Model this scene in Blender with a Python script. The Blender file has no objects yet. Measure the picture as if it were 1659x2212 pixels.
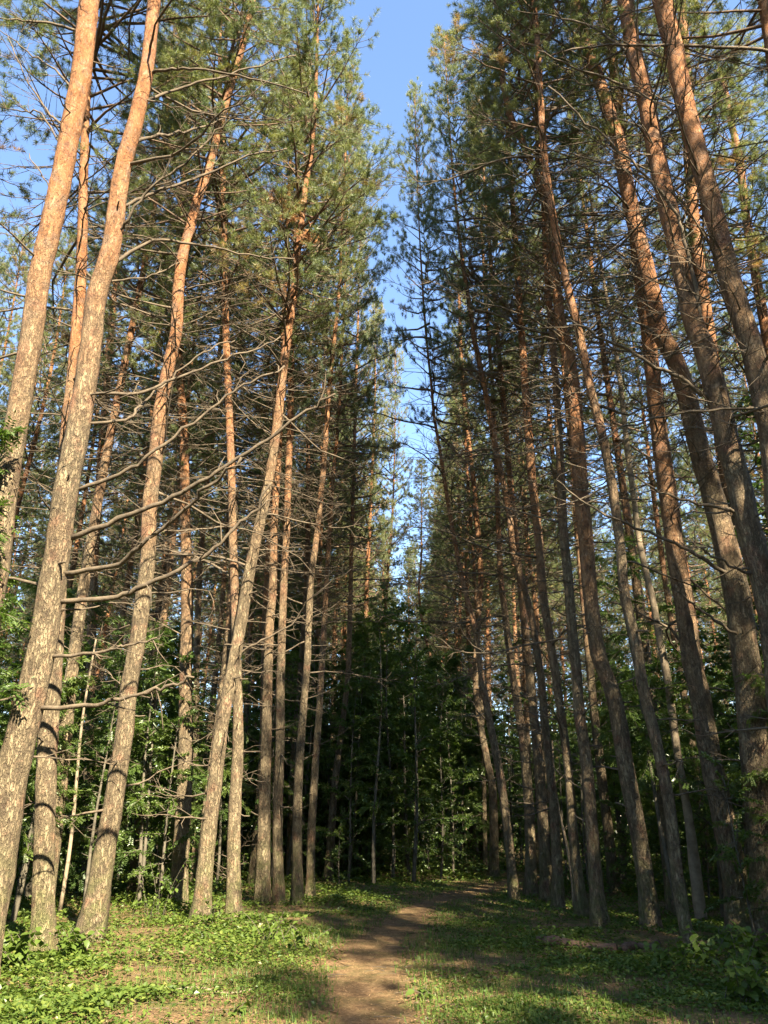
import bpy, math, random
import numpy as np
from mathutils import Vector, Matrix, Quaternion

SC = bpy.context.scene
COL = SC.collection
rad = math.radians
rng = np.random.default_rng(7)
random.seed(7)

# ------------------------------------------------------------------ camera, sky, sun, exposure
PITCH = rad(22.1)
CAM_H = 1.5
cam_d = bpy.data.cameras.new('camera')
cam_d.sensor_fit = 'VERTICAL'
cam_d.sensor_height = 24.0
cam_d.lens = 24.0 * 1660 / 2212
cam_d.clip_end = 2000
cam = bpy.data.objects.new('camera', cam_d)
COL.objects.link(cam)
cam.location = (0, 0, CAM_H)
cam.rotation_euler = (rad(90) + PITCH, 0, 0)
SC.camera = cam

SUN_AZ = rad(26)      # to the right of straight behind
SUN_EL = rad(39)
w = bpy.data.worlds.new('World')
SC.world = w
w.use_nodes = True
nt = w.node_tree
sky = nt.nodes.new('ShaderNodeTexSky')
sky.sky_type = 'NISHITA'
sky.sun_disc = False
sky.sun_elevation = SUN_EL
sky.sun_rotation = math.pi - SUN_AZ
sky.air_density = 1.0
sky.dust_density = 0.25
sky.ozone_density = 2.6
nt.nodes['Background'].inputs[1].default_value = 0.08
nt.links.new(sky.outputs[0], nt.nodes['Background'].inputs[0])

sun_d = bpy.data.lights.new('sun', 'SUN')
sun_d.energy = 5.0
sun_d.angle = rad(0.5)
sun_d.color = (1.0, 0.86, 0.66)
sun = bpy.data.objects.new('sun', sun_d)
COL.objects.link(sun)
S = Vector((math.sin(SUN_AZ) * math.cos(SUN_EL), -math.cos(SUN_AZ) * math.cos(SUN_EL), math.sin(SUN_EL)))
sun.rotation_euler = S.to_track_quat('Z', 'Y').to_euler()
sun.location = S * 60

SC.view_settings.view_transform = 'Standard'
SC.view_settings.look = 'None'
SC.view_settings.exposure = 2.65
SC.view_settings.gamma = 1.0
SC.view_settings.use_curve_mapping = False
SC.render.engine = 'CYCLES'
SC.cycles.max_bounces = 5
SC.cycles.diffuse_bounces = 3
SC.cycles.glossy_bounces = 1
SC.cycles.transmission_bounces = 3
SC.cycles.caustics_reflective = False
SC.cycles.caustics_refractive = False

# ------------------------------------------------------------------ helpers
class MB:
    """collects tubes and faces, links them as one mesh object"""
    def __init__(self):
        self.v, self.f, self.k, self.t = [], [], [], []
        self.n = 0
    def add(self, verts, faces, tint=0.5):
        verts = np.asarray(verts, float).reshape(-1, 3)
        faces = np.asarray(faces, int)
        self.v.append(verts)
        self.f.append((faces + self.n).reshape(-1))
        self.k.append(np.full(len(faces), faces.shape[1]))
        self.t.append(np.broadcast_to(np.asarray(tint, float), (len(verts),)) if np.ndim(tint) == 0 else np.asarray(tint, float))
        self.n += len(verts)
    def tube(self, pts, r, sides=6, tint=0.5, cap=True, wob=0.0):
        pts = np.asarray(pts, float)
        n = len(pts)
        r = np.broadcast_to(np.asarray(r, float), (n,))
        tg = np.gradient(pts, axis=0)
        tg /= np.linalg.norm(tg, axis=1)[:, None] + 1e-9
        ref = np.array([0., 0., 1.]) if abs(tg[0, 2]) < 0.8 else np.array([0., 1., 0.])
        a = np.cross(tg, ref)
        a /= np.linalg.norm(a, axis=1)[:, None] + 1e-9
        b = np.cross(tg, a)
        th = np.arange(sides) * 2 * math.pi / sides
        rr = np.repeat(r[:, None], sides, 1)
        if wob:
            rr = rr * (1 + wob * rng.normal(size=rr.shape))
        v = pts[:, None, :] + rr[:, :, None] * (a[:, None, :] * np.cos(th)[None, :, None] + b[:, None, :] * np.sin(th)[None, :, None])
        i = np.arange(n - 1)[:, None] * sides
        j = np.arange(sides)[None, :]
        j2 = (j + 1) % sides
        q = np.stack([i + j, i + j2, i + sides + j2, i + sides + j], -1).reshape(-1, 4)
        self.add(v.reshape(-1, 3), q, tint)
        if cap:
            base = self.n - n * sides
            tip = np.arange(sides)[None, ::-1] + (base + 0)
            end = np.arange(sides)[None, :] + (base + (n - 1) * sides)
            for c in (tip, end):
                self.f.append(c.reshape(-1)); self.k.append(np.array([sides]))
    def mesh(self, name, mat, smooth=True):
        me = bpy.data.meshes.new(name)
        if self.n == 0:
            return me
        v = np.concatenate(self.v).astype(np.float32)
        f = np.concatenate(self.f).astype(np.int32)
        k = np.concatenate(self.k).astype(np.int32)
        me.vertices.add(len(v)); me.vertices.foreach_set('co', v.reshape(-1))
        me.loops.add(len(f)); me.loops.foreach_set('vertex_index', f)
        me.polygons.add(len(k))
        st = np.concatenate([[0], np.cumsum(k)[:-1]]).astype(np.int32)
        me.polygons.foreach_set('loop_start', st)
        me.update(calc_edges=True)
        me.polygons.foreach_set('use_smooth', np.full(len(k), smooth))
        at = me.attributes.new('tint', 'FLOAT', 'POINT')
        at.data.foreach_set('value', np.concatenate(self.t).astype(np.float32))
        me.materials.append(mat)
        return me

def obj(name, me, parent=None, loc=None, rot=None, scale=None, kind=None):
    o = bpy.data.objects.new(name, me)
    COL.objects.link(o)
    if parent: o.parent = parent
    if loc is not None: o.location = loc
    if rot is not None: o.rotation_euler = rot
    if scale is not None: o.scale = scale if hasattr(scale, '__len__') else (scale,) * 3
    if kind: o['kind'] = kind
    return o

def thing(name, label, cat, loc, group=None, rotz=0, scale=1):
    o = bpy.data.objects.new(name, None)
    COL.objects.link(o)
    o.empty_display_size = 0.2
    o.location = loc
    o.rotation_euler = (0, 0, rotz)
    o.scale = (scale,) * 3
    o['label'] = label; o['category'] = cat
    if group: o['group'] = group
    return o

def copy_thing(src, loc, rotz, scale, label, group):
    r = src.copy(); COL.objects.link(r)
    r.location = loc; r.rotation_euler = (0, 0, rotz); r.scale = (scale,) * 3
    r['label'] = label
    if group: r['group'] = group
    for ch in list(src.children):
        c = ch.copy(); COL.objects.link(c); c.parent = r
        for g in ch.children:
            d = g.copy(); COL.objects.link(d); d.parent = c
    return r

# ------------------------------------------------------------------ materials
def newmat(name):
    m = bpy.data.materials.new(name); m.use_nodes = True
    n = m.node_tree
    for x in list(n.nodes): n.nodes.remove(x)
    return m, n
def N(n, t, **k):
    x = n.nodes.new(t)
    for a, b in k.items():
        if a.startswith('i_'):
            x.inputs[a[2:].replace('_', ' ')].default_value = b
        else:
            setattr(x, a, b)
    return x
def L(n, a, b): n.links.new(a, b)
def ramp(n, fac, stops):
    r = N(n, 'ShaderNodeValToRGB')
    e = r.color_ramp.elements
    while len(e) < len(stops): e.new(0.5)
    for el, (p, c) in zip(e, stops):
        el.position = p; el.color = (*c, 1)
    L(n, fac, r.inputs[0])
    return r.outputs[0]
def noise(n, vec, scale, detail=4, rough=0.6):
    x = N(n, 'ShaderNodeTexNoise'); x.inputs['Scale'].default_value = scale
    x.inputs['Detail'].default_value = detail; x.inputs['Roughness'].default_value = rough
    if vec is not None: L(n, vec, x.inputs['Vector'])
    return x.outputs['Fac']
def mixc(n, fac, a, b, mode='MIX'):
    x = N(n, 'ShaderNodeMix'); x.data_type = 'RGBA'; x.blend_type = mode
    if hasattr(fac, 'links'): L(n, fac, x.inputs[0])
    else: x.inputs[0].default_value = fac
    for s, v in ((6, a), (7, b)):
        if hasattr(v, 'links'): L(n, v, x.inputs[s])
        else: x.inputs[s].default_value = (*v, 1)
    return x.outputs[2]
def math_(n, op, a, b=None, c=None, clamp=False):
    x = N(n, 'ShaderNodeMath'); x.operation = op; x.use_clamp = clamp
    for i, v in enumerate((a, b, c)):
        if v is None: continue
        if hasattr(v, 'links'): L(n, v, x.inputs[i])
        else: x.inputs[i].default_value = v
    return x.outputs[0]
def maprange(n, v, a, b, c, d):
    x = N(n, 'ShaderNodeMapRange')
    L(n, v, x.inputs[0])
    for i, q in enumerate((a, b, c, d)): x.inputs[i + 1].default_value = q
    return x.outputs[0]

def bark_material():
    m, n = newmat('pine_bark')
    geo = N(n, 'ShaderNodeNewGeometry')
    oi = N(n, 'ShaderNodeObjectInfo')
    pos = geo.outputs['Position']
    sep = N(n, 'ShaderNodeSeparateXYZ'); L(n, pos, sep.inputs[0])
    st = N(n, 'ShaderNodeMapping'); st.inputs['Scale'].default_value = (1, 1, 0.33); L(n, pos, st.inputs[0])
    big = noise(n, pos, 1.3, 3)
    mid = noise(n, st.outputs[0], 9, 4)
    fine = noise(n, st.outputs[0], 45, 4, 0.7)
    st2 = N(n, 'ShaderNodeMapping'); st2.inputs['Scale'].default_value = (1, 1, 0.28); L(n, pos, st2.inputs[0])
    rid = noise(n, st2.outputs[0], 16, 5, 0.62)
    rid2 = noise(n, st2.outputs[0], 31, 3, 0.6)
    r1 = math_(n, 'ABSOLUTE', math_(n, 'SUBTRACT', rid, 0.5)); r2 = math_(n, 'ABSOLUTE', math_(n, 'SUBTRACT', rid2, 0.5))
    crack = maprange(n, math_(n, 'MINIMUM', r1, math_(n, 'MULTIPLY', r2, 1.4)), 0.0, 0.055, 0.0, 1.0)
    # height where the rough grey bark gives way to the orange papery bark
    hz = math_(n, 'ADD', sep.outputs[2], math_(n, 'MULTIPLY', math_(n, 'SUBTRACT', big, 0.5), 7.0))
    hz = math_(n, 'ADD', hz, math_(n, 'MULTIPLY', math_(n, 'SUBTRACT', oi.outputs['Random'], 0.5), 3.5))
    up = maprange(n, hz, 4.6, 10.5, 0, 1)
    low = ramp(n, mid, [(0.3, (0.095, 0.074, 0.045)), (0.5, (0.17, 0.135, 0.080)), (0.7, (0.25, 0.203, 0.122))])
    hi = ramp(n, mid, [(0.28, (0.13, 0.058, 0.024)), (0.48, (0.232, 0.104, 0.041)), (0.7, (0.31, 0.16, 0.074))])
    patch = maprange(n, noise(n, pos, 4.5, 4), 0.52, 0.66, 0, 0.7)
    hi = mixc(n, patch, hi, (0.17, 0.115, 0.078))
    col = mixc(n, up, low, hi)
    red = maprange(n, noise(n, pos, 3.1, 3), 0.56, 0.7, 0, 0.55)
    col = mixc(n, red, col, (0.25, 0.115, 0.07))
    deep = math_(n, 'MULTIPLY', math_(n, 'SUBTRACT', 1.0, crack), maprange(n, up, 0, 1, 0.5, 0.15))
    col = mixc(n, deep, col, (0.055, 0.04, 0.028))
    flk = maprange(n, fine, 0.58, 0.68, 0, 0.8)
    col = mixc(n, flk, col, (0.09, 0.055, 0.035))
    st3 = N(n, 'ShaderNodeMapping'); st3.inputs['Scale'].default_value = (1, 1, 0.55); L(n, pos, st3.inputs[0])
    flake = noise(n, st3.outputs[0], 21, 3, 0.55)
    col = mixc(n, maprange(n, flake, 0.585, 0.64, 0, 0.55), col, (0.075, 0.05, 0.034))
    col = mixc(n, maprange(n, flake, 0.40, 0.34, 0, 0.35), col, (0.40, 0.27, 0.17))
    moss = math_(n, 'MULTIPLY', maprange(n, sep.outputs[2], 0.1, 1.6, 0.7, 0.0), maprange(n, noise(n, pos, 6, 4), 0.42, 0.62, 0, 1))
    col = mixc(n, moss, col, (0.11, 0.13, 0.04))
    hgt0 = math_(n, 'ADD', math_(n, 'MULTIPLY', crack, maprange(n, up, 0, 1, 0.7, 0.25)), math_(n, 'ADD', math_(n, 'MULTIPLY', fine, 0.5), math_(n, 'MULTIPLY', mid, 0.5)))
    hgt = math_(n, 'SUBTRACT', hgt0, math_(n, 'MULTIPLY', maprange(n, flake, 0.57, 0.62, 0, 1), 0.35))
    bp = N(n, 'ShaderNodeBump'); bp.inputs['Strength'].default_value = 0.9; bp.inputs['Distance'].default_value = 0.03
    L(n, hgt, bp.inputs['Height'])
    bs = N(n, 'ShaderNodeBsdfPrincipled'); bs.inputs['Roughness'].default_value = 0.85
    bs.inputs['Specular IOR Level'].default_value = 0.2
    L(n, col, bs.inputs['Base Color']); L(n, bp.outputs[0], bs.inputs['Normal'])
    o = N(n, 'ShaderNodeOutputMaterial'); L(n, bs.outputs[0], o.inputs[0])
    return m

def wood_material(name, c1, c2, scale=6):
    m, n = newmat(name)
    geo = N(n, 'ShaderNodeNewGeometry')
    f = noise(n, geo.outputs['Position'], scale, 5, 0.7)
    col = ramp(n, f, [(0.3, c1), (0.7, c2)])
    f2 = noise(n, geo.outputs['Position'], scale * 7, 4, 0.7)
    bp = N(n, 'ShaderNodeBump'); bp.inputs['Strength'].default_value = 0.6; bp.inputs['Distance'].default_value = 0.012
    L(n, f2, bp.inputs['Height'])
    bs = N(n, 'ShaderNodeBsdfPrincipled'); bs.inputs['Roughness'].default_value = 0.85
    bs.inputs['Specular IOR Level'].default_value = 0.2
    L(n, col, bs.inputs['Base Color']); L(n, bp.outputs[0], bs.inputs['Normal'])
    o = N(n, 'ShaderNodeOutputMaterial'); L(n, bs.outputs[0], o.inputs[0])
    return m

def leaf_material(name, stops, trans=0.4, gloss=0.06, rough=0.4, tcol=(1.0, 1.15, 0.45), vary=0.25):
    m, n = newmat(name)
    at = N(n, 'ShaderNodeAttribute', attribute_name='tint')
    oi = N(n, 'ShaderNodeObjectInfo')
    geo = N(n, 'ShaderNodeNewGeometry')
    f = math_(n, 'ADD', at.outputs['Fac'], math_(n, 'MULTIPLY', math_(n, 'SUBTRACT', oi.outputs['Random'], 0.5), vary), clamp=True)
    col = ramp(n, f, stops)
    d = N(n, 'ShaderNodeBsdfDiffuse'); L(n, col, d.inputs[0])
    t = N(n, 'ShaderNodeBsdfTranslucent'); L(n, mixc(n, 1.0, col, tcol, 'MULTIPLY'), t.inputs[0])
    mx = N(n, 'ShaderNodeMixShader'); mx.inputs[0].default_value = trans
    L(n, d.outputs[0], mx.inputs[1]); L(n, t.outputs[0], mx.inputs[2])
    g = N(n, 'ShaderNodeBsdfGlossy'); g.inputs['Roughness'].default_value = rough
    g.inputs[0].default_value = (0.9, 0.95, 0.9, 1)
    m2 = N(n, 'ShaderNodeMixShader'); m2.inputs[0].default_value = gloss
    L(n, mx.outputs[0], m2.inputs[1]); L(n, g.outputs[0], m2.inputs[2])
    o = N(n, 'ShaderNodeOutputMaterial'); L(n, m2.outputs[0], o.inputs[0])
    return m

M_BARK = bark_material()
M_LIMB = wood_material('limb_bark', (0.075, 0.055, 0.04), (0.17, 0.115, 0.075))
M_DEAD = wood_material('dead_wood', (0.05, 0.04, 0.029), (0.15, 0.118, 0.078), 9)
M_STEM = wood_material('smooth_grey_bark', (0.055, 0.05, 0.037), (0.13, 0.115, 0.08), 9)
M_PALE = wood_material('pale_bare_wood', (0.12, 0.095, 0.062), (0.26, 0.21, 0.14), 7)
M_LOG = wood_material('rotting_log_bark', (0.045, 0.03, 0.021), (0.15, 0.095, 0.065), 7)
M_NEED = leaf_material('pine_needles', [(0.0, (0.075, 0.11, 0.056)), (0.35, (0.135, 0.172, 0.070)), (0.68, (0.20, 0.22, 0.08)), (0.84, (0.24, 0.21, 0.078)), (0.9, (0.24, 0.16, 0.07)), (1.0, (0.27, 0.165, 0.075))],
                      trans=0.45, gloss=0.03, rough=0.5, tcol=(1.15, 1.1, 0.6), vary=0.25)
M_RUST = leaf_material('rusty_needles', [(0.0, (0.22, 0.11, 0.05)), (1.0, (0.36, 0.19, 0.085))], trans=.3, gloss=.02, tcol=(1, 1, 1))
M_LEAF = leaf_material('broad_leaves', [(0.0, (0.045, 0.082, 0.02)), (0.5, (0.085, 0.138, 0.03)), (1.0, (0.145, 0.195, 0.042))], trans=0.45, gloss=0.035, vary=0.4)
M_HERB = leaf_material('herb_leaves', [(0.0, (0.045, 0.08, 0.018)), (0.5, (0.095, 0.145, 0.027)), (0.85, (0.16, 0.20, 0.04)), (1.0, (0.20, 0.18, 0.05))], trans=0.42, gloss=0.02, vary=0.15)
M_GRASS = leaf_material('grass_blades', [(0.0, (0.05, 0.10, 0.022)), (0.6, (0.10, 0.16, 0.035)), (1.0, (0.16, 0.15, 0.05))], trans=0.35, gloss=0.01)
M_LITTER = leaf_material('fallen_needles', [(0.0, (0.09, 0.05, 0.025)), (0.5, (0.22, 0.13, 0.06)), (1.0, (0.38, 0.25, 0.13))], trans=0.0, gloss=0.04, tcol=(1, 1, 1), vary=0.0)

def ground_material(name, green):
    m, n = newmat(name)
    geo = N(n, 'ShaderNodeNewGeometry'); pos = geo.outputs['Position']
    a = noise(n, pos, 2.2, 5, 0.65); b = noise(n, pos, 28, 5, 0.75); c = noise(n, pos, 90, 3, 0.8)
    litter = ramp(n, b, [(0.25, (0.065, 0.041, 0.022)), (0.5, (0.19, 0.122, 0.063)), (0.75, (0.35, 0.24, 0.13))])
    soil = mixc(n, maprange(n, noise(n, pos, 5, 4), 0.45, 0.65, 0, 0.7), litter, (0.07, 0.043, 0.025))
    moss = ramp(n, c, [(0.3, (0.045, 0.07, 0.016)), (0.7, (0.11, 0.13, 0.035))])
    col = mixc(n, maprange(n, a, 0.42, 0.62, 0, green), soil, moss)
    bp = N(n, 'ShaderNodeBump'); bp.inputs['Strength'].default_value = 0.8; bp.inputs['Distance'].default_value = 0.04
    L(n, math_(n, 'ADD', b, math_(n, 'MULTIPLY', c, 0.5)), bp.inputs['Height'])
    bs = N(n, 'ShaderNodeBsdfPrincipled'); bs.inputs['Roughness'].default_value = 0.9
    bs.inputs['Specular IOR Level'].default_value = 0.1
    L(n, col, bs.inputs['Base Color']); L(n, bp.outputs[0], bs.inputs['Normal'])
    o = N(n, 'ShaderNodeOutputMaterial'); L(n, bs.outputs[0], o.inputs[0])
    return m
M_GROUND = ground_material('forest_floor', 0.75)
M_PATH = ground_material('needle_path', 0.3)

# ------------------------------------------------------------------ geometry of the picture
CP, SP = math.cos(PITCH), math.sin(PITCH)
def ray(px, py):
    u = (px - 829.5) / 1660; v = (py - 1106) / 1660
    return u, CP + v * SP, SP - v * CP
def gz(x, y):
    return 0.035 * np.sin(0.45 * x + 1.0) * np.sin(0.38 * y + 0.4) + 0.02 * np.sin(1.3 * x + 0.7 * y) + 0.015 * np.sin(2.1 * y - 1.7 * x)
def on_ground(px, py):
    u, y, z = ray(px, py)
    t = CAM_H / -z
    return u * t, y * t
def on_plane(px, py, Y):
    u, y, z = ray(px, py)
    t = Y / y
    return Vector((u * t, Y, CAM_H + z * t)), t

# path centre line and half width along Y
PATH = [(660, 930, 2260), (684, 905, 2212), (700, 890, 2100), (748, 876, 2040), (813, 921, 1990), (868, 935, 1965), (938, 1023, 1940)]
_pc = []
for a, b, y in PATH:
    x0, Y = on_ground(a, y); x1, _ = on_ground(b, y)
    _pc.append((Y, (x0 + x1) / 2, (x1 - x0) / 2))
_pc = [(-12, -0.3, 0.5), (3, -0.2, 0.46)] + _pc + [(21.5, 2.6, 0.42), (25, 4.2, 0.36), (30, 6.5, 0.3)]
_pc = np.array(_pc)
def path_x(y): return np.interp(y, _pc[:, 0], _pc[:, 1])
def path_w(y): return np.interp(y, _pc[:, 0], _pc[:, 2])

# ------------------------------------------------------------------ ground and path
def ground():
    xs = np.unique(np.concatenate([np.linspace(-500, -30, 12), np.linspace(-30, 30, 121), np.linspace(30, 500, 12)]))
    ys = np.unique(np.concatenate([np.linspace(-300, -10, 10), np.linspace(-10, 50, 151), np.linspace(50, 700, 14)]))
    X, Y = np.meshgrid(xs, ys)
    Z = gz(X, Y)
    d = np.abs(X - path_x(Y)) / path_w(Y)
    Z = Z - 0.03 * np.exp(-d ** 2) * (Y < 34)
    b = MB(); nx = len(xs)
    i = np.arange(len(ys) - 1)[:, None] * nx; j = np.arange(nx - 1)[None, :]
    q = np.stack([i + j, i + j + 1, i + nx + j + 1, i + nx + j], -1).reshape(-1, 4)
    b.add(np.stack([X, Y, Z], -1).reshape(-1, 3), q)
    o = obj('ground', b.mesh('ground', M_GROUND), kind='structure')
    # path: ribbon just above it with a ragged edge
    ys = np.arange(-8, 30, 0.12); m = 9
    b = MB(); V = []
    jl = 1 + 0.22 * np.sin(ys * 2.3) + 0.18 * np.sin(ys * 5.9 + 1) + 0.1 * rng.normal(size=len(ys))
    jr = 1 + 0.22 * np.sin(ys * 2.7 + 2) + 0.18 * np.sin(ys * 6.7) + 0.1 * rng.normal(size=len(ys))
    for k in range(m):
        s = k / (m - 1) * 2 - 1
        x = path_x(ys) + path_w(ys) * s * np.where(s < 0, jl, jr)
        d = np.abs(x - path_x(ys)) / path_w(ys)
        V.append(np.stack([x, ys, gz(x, ys) - 0.03 * np.exp(-d ** 2) + 0.010 + 0.008 * (1 - abs(s))], -1))
    V = np.stack(V, 1); i = np.arange(len(ys) - 1)[:, None] * m; j = np.arange(m - 1)[None, :]
    q = np.stack([i + j, i + j + 1, i + m + j + 1, i + m + j], -1).reshape(-1, 4)
    b.add(V.reshape(-1, 3), q)
    obj('path', b.mesh('path', M_PATH), kind='structure')
ground()

# ------------------------------------------------------------------ pine pieces
def perp(d):
    r = np.array([0., 0., 1.]) if abs(d[2]) < 0.9 else np.array([1., 0., 0.])
    a = np.cross(d, r); a /= np.linalg.norm(a)
    return a, np.cross(d, a)
def nrm(v): return v / (np.linalg.norm(v) + 1e-9)

def tufts(P, D, ln, tint, per=34, nl=0.115, nw=0.0043):
    """needles round shoots that start at P and run along D"""
    n = len(P)
    P = np.repeat(P, per, 0); D = np.repeat(D, per, 0); ln = np.repeat(ln, per)
    T = np.repeat(tint, per) + rng.normal(0, 0.03, n * per)
    s = rng.uniform(0.1, 1.0, n * per)
    base = P + D * (ln * s)[:, None]
    rv = rng.normal(size=(n * per, 3)); rv -= (rv * D).sum(1)[:, None] * D
    rv /= np.linalg.norm(rv, axis=1)[:, None] + 1e-9
    nd = D * rng.uniform(0.35, 0.9, n * per)[:, None] + rv
    nd /= np.linalg.norm(nd, axis=1)[:, None]
    side = np.cross(nd, rng.normal(size=nd.shape)); side /= np.linalg.norm(side, axis=1)[:, None] + 1e-9
    L_ = nl * rng.uniform(0.75, 1.25, n * per)[:, None]
    W = nw * rng.uniform(0.7, 1.3, n * per)[:, None]
    v = np.stack([base - side * W, base + side * W, base + nd * L_], 1)
    f = np.arange(n * per * 3).reshape(-1, 3)
    return v.reshape(-1, 3), f, np.repeat(T, 3)

CROWN_H = 12.0
def make_crown(seed, rmax, dense=1.0, top=True):
    global rng
    rng = np.random.default_rng(seed)
    lb, nb = MB(), MB()
    P, D, LN, T = [], [], [], []
    z = 0.0
    side_az = rng.uniform(0, 6.28)
    while z < CROWN_H - 0.25:
        f = z / CROWN_H
        nl = rng.integers(3, 5) if f > 0.12 else rng.integers(2, 4)
        az0 = rng.uniform(0, 6.28)
        for k in range(nl):
            az = az0 + k * 6.283 / nl + rng.normal(0, 0.3)
            prof = (1 - f ** 1.7) * (0.75 + 0.25 * math.sin(min(1, f * 3) * 1.57)) + 0.12
            ln = rmax * prof * rng.uniform(0.6, 1.12) * (1 + 0.22 * math.cos(az - side_az))
            el = math.radians(-2 + 42 * f + rng.normal(0, 9))
            ns = 6
            p = np.array([0, 0, z + rng.uniform(-0.1, 0.1)]); pts = [p]
            a, e = az, el
            for i in range(ns):
                a += rng.normal(0, 0.10); e += rng.normal(0.05, 0.10)
                p = p + np.array([math.cos(a) * math.cos(e), math.sin(a) * math.cos(e), math.sin(e)]) * ln / ns
                pts.append(p)
            pts = np.array(pts)
            r0 = 0.012 + 0.011 * ln
            lb.tube(pts, np.linspace(r0, 0.005, ns + 1), 4, cap=False)
            dead = rng.random() < (0.012 if f > 0.25 else 0.06)
            tb = rng.uniform(0.15, 0.62) + 0.12 * f
            nt_ = int(ln * 5.0 * dense) + 3
            for q in range(nt_):
                s = rng.uniform(0.28, 1.0) ** 0.75
                if f > 0.5: s = rng.uniform(0.12, 1.0)
                x = s * ns; i0 = min(int(x), ns - 1)
                bp = pts[i0] + (pts[i0 + 1] - pts[i0]) * (x - i0)
                bd = nrm(pts[i0 + 1] - pts[i0])
                h, u_ = perp(bd)
                sg = rng.choice([-1, 1])
                d = nrm(bd * rng.uniform(0.5, 1.1) + h * sg * rng.uniform(0.3, 1.0) + u_ * rng.normal(-0.05, 0.35) * -1)
                if q == 0: bp, d = pts[-1], bd
                tl = rng.uniform(0.22, 0.6) * (0.6 + 0.25 * ln)
                mid = bp + d * tl * 0.5 + np.array([0, 0, -0.02])
                d2 = nrm(d + np.array([0, 0, rng.uniform(0.0, 0.45)]))
                tip = mid + d2 * tl * 0.5
                lb.tube(np.array([bp, mid, tip]), [0.006, 0.005, 0.003], 3, cap=False)
                for g in range(rng.integers(2, 5)):
                    ss = rng.uniform(0.35, 1.0)
                    o = bp + (tip - bp) * ss if g else mid + (tip - mid) * 0.6
                    dd = nrm(d2 + rng.normal(0, 0.45, 3) + np.array([0, 0, 0.25])) if g else d2
                    P.append(o); D.append(dd); LN.append(rng.uniform(0.10, 0.2))
                    t_ = tb + rng.normal(0, 0.10)
                    if s < 0.5 and rng.random() < 0.15: t_ = rng.uniform(0.7, 0.86)
                    if dead: t_ = rng.uniform(0.86, 1.0)
                    T.append(min(max(t_, 0.05), 0.83 if not dead else 1.0))
        z += rng.uniform(0.28, 0.5) * (1 if f < 0.75 else 0.7)
    for k in range(14):
        P.append(np.array([rng.normal(0, .06), rng.normal(0, .06), CROWN_H - rng.uniform(0, 0.6)])); D.append(nrm(np.array([rng.normal(0, .4), rng.normal(0, .4), 1.])))
        LN.append(0.2); T.append(0.45)
    v, f, t = tufts(np.array(P), np.array(D), np.array(LN), np.array(T))
    nb.add(v, f, t)
    return nb.mesh('crown_needles', M_NEED, False), lb.mesh('crown_limb', M_LIMB)

CROWNS = [make_crown(100 + i, r, d) for i, (r, d) in enumerate([(2.3, 1.0), (2.6, 0.9), (2.0, 1.1), (2.45, 0.75), (2.2, 0.95), (1.8, 0.9)])]
rng = np.random.default_rng(11)

def dead_branch_mesh(kind):
    """a bare branch that starts at the origin and runs along +X"""
    b = MB()
    if kind == 'stub':
        ln = rng.uniform(0.18, 0.6); ns = 3; r0 = 0.020
    elif kind == 'short':
        ln = rng.uniform(0.8, 1.5); ns = 6; r0 = 0.018
    else:
        ln = rng.uniform(2.2, 3.6); ns = 10; r0 = 0.026
    p = np.zeros(3); pts = [p]; a = 0.0; e = rng.normal(0, 0.08); ce = rng.choice([0.03, -0.03, 0.05])
    for i in range(ns):
        a += rng.normal(-.25 * a, 0.16); e += rng.normal(ce - .2 * e, 0.15)
        p = p + np.array([math.cos(a) * math.cos(e), math.sin(a) * math.cos(e), math.sin(e)]) * ln / ns
        pts.append(p)
    pts = np.array(pts)
    b.tube(pts, np.linspace(r0, r0 * (0.55 if kind == 'stub' else 0.20), ns + 1) * rng.uniform(.85, 1.1, ns + 1), 6, wob=0.08)
    if kind != 'stub':
        for q in range(int(ln * 5.5)):
            s = rng.uniform(0.25, 0.98) * ns; i0 = min(int(s), ns - 1)
            bp = pts[i0] + (pts[i0 + 1] - pts[i0]) * (s - i0)
            bd = nrm(pts[i0 + 1] - pts[i0]); h, u_ = perp(bd)
            d = nrm(bd * rng.uniform(0.6, 1.2) + h * rng.choice([-1, 1]) * rng.uniform(0.3, 1) + u_ * rng.normal(0, 0.35))
            tl = rng.uniform(0.12, 0.85) * min(1, ln / 2)
            m1 = bp + d * tl * 0.5; d2 = nrm(d + rng.normal(0, 0.3, 3) + np.array([0, 0, .15]))
            tip = m1 + d2 * tl * 0.5
            b.tube(np.array([bp, m1, tip]), [0.0075, 0.0055, 0.003], 4, cap=False)
            if tl > 0.35:
                for w_ in range(2):
                    d3 = nrm(d2 + rng.normal(0, 0.5, 3))
                    o = m1 + (tip - m1) * rng.uniform(0, 0.8)
                    b.tube(np.array([o, o + d3 * rng.uniform(0.1, 0.35)]), [0.004, 0.0025], 3, cap=False)
    return b.mesh('dead_branch', M_DEAD), ln
DEAD = {'stub': [dead_branch_mesh('stub') for _ in range(5)], 'short': [dead_branch_mesh('short') for _ in range(6)], 'long': [dead_branch_mesh('long') for _ in range(9)]}

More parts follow.
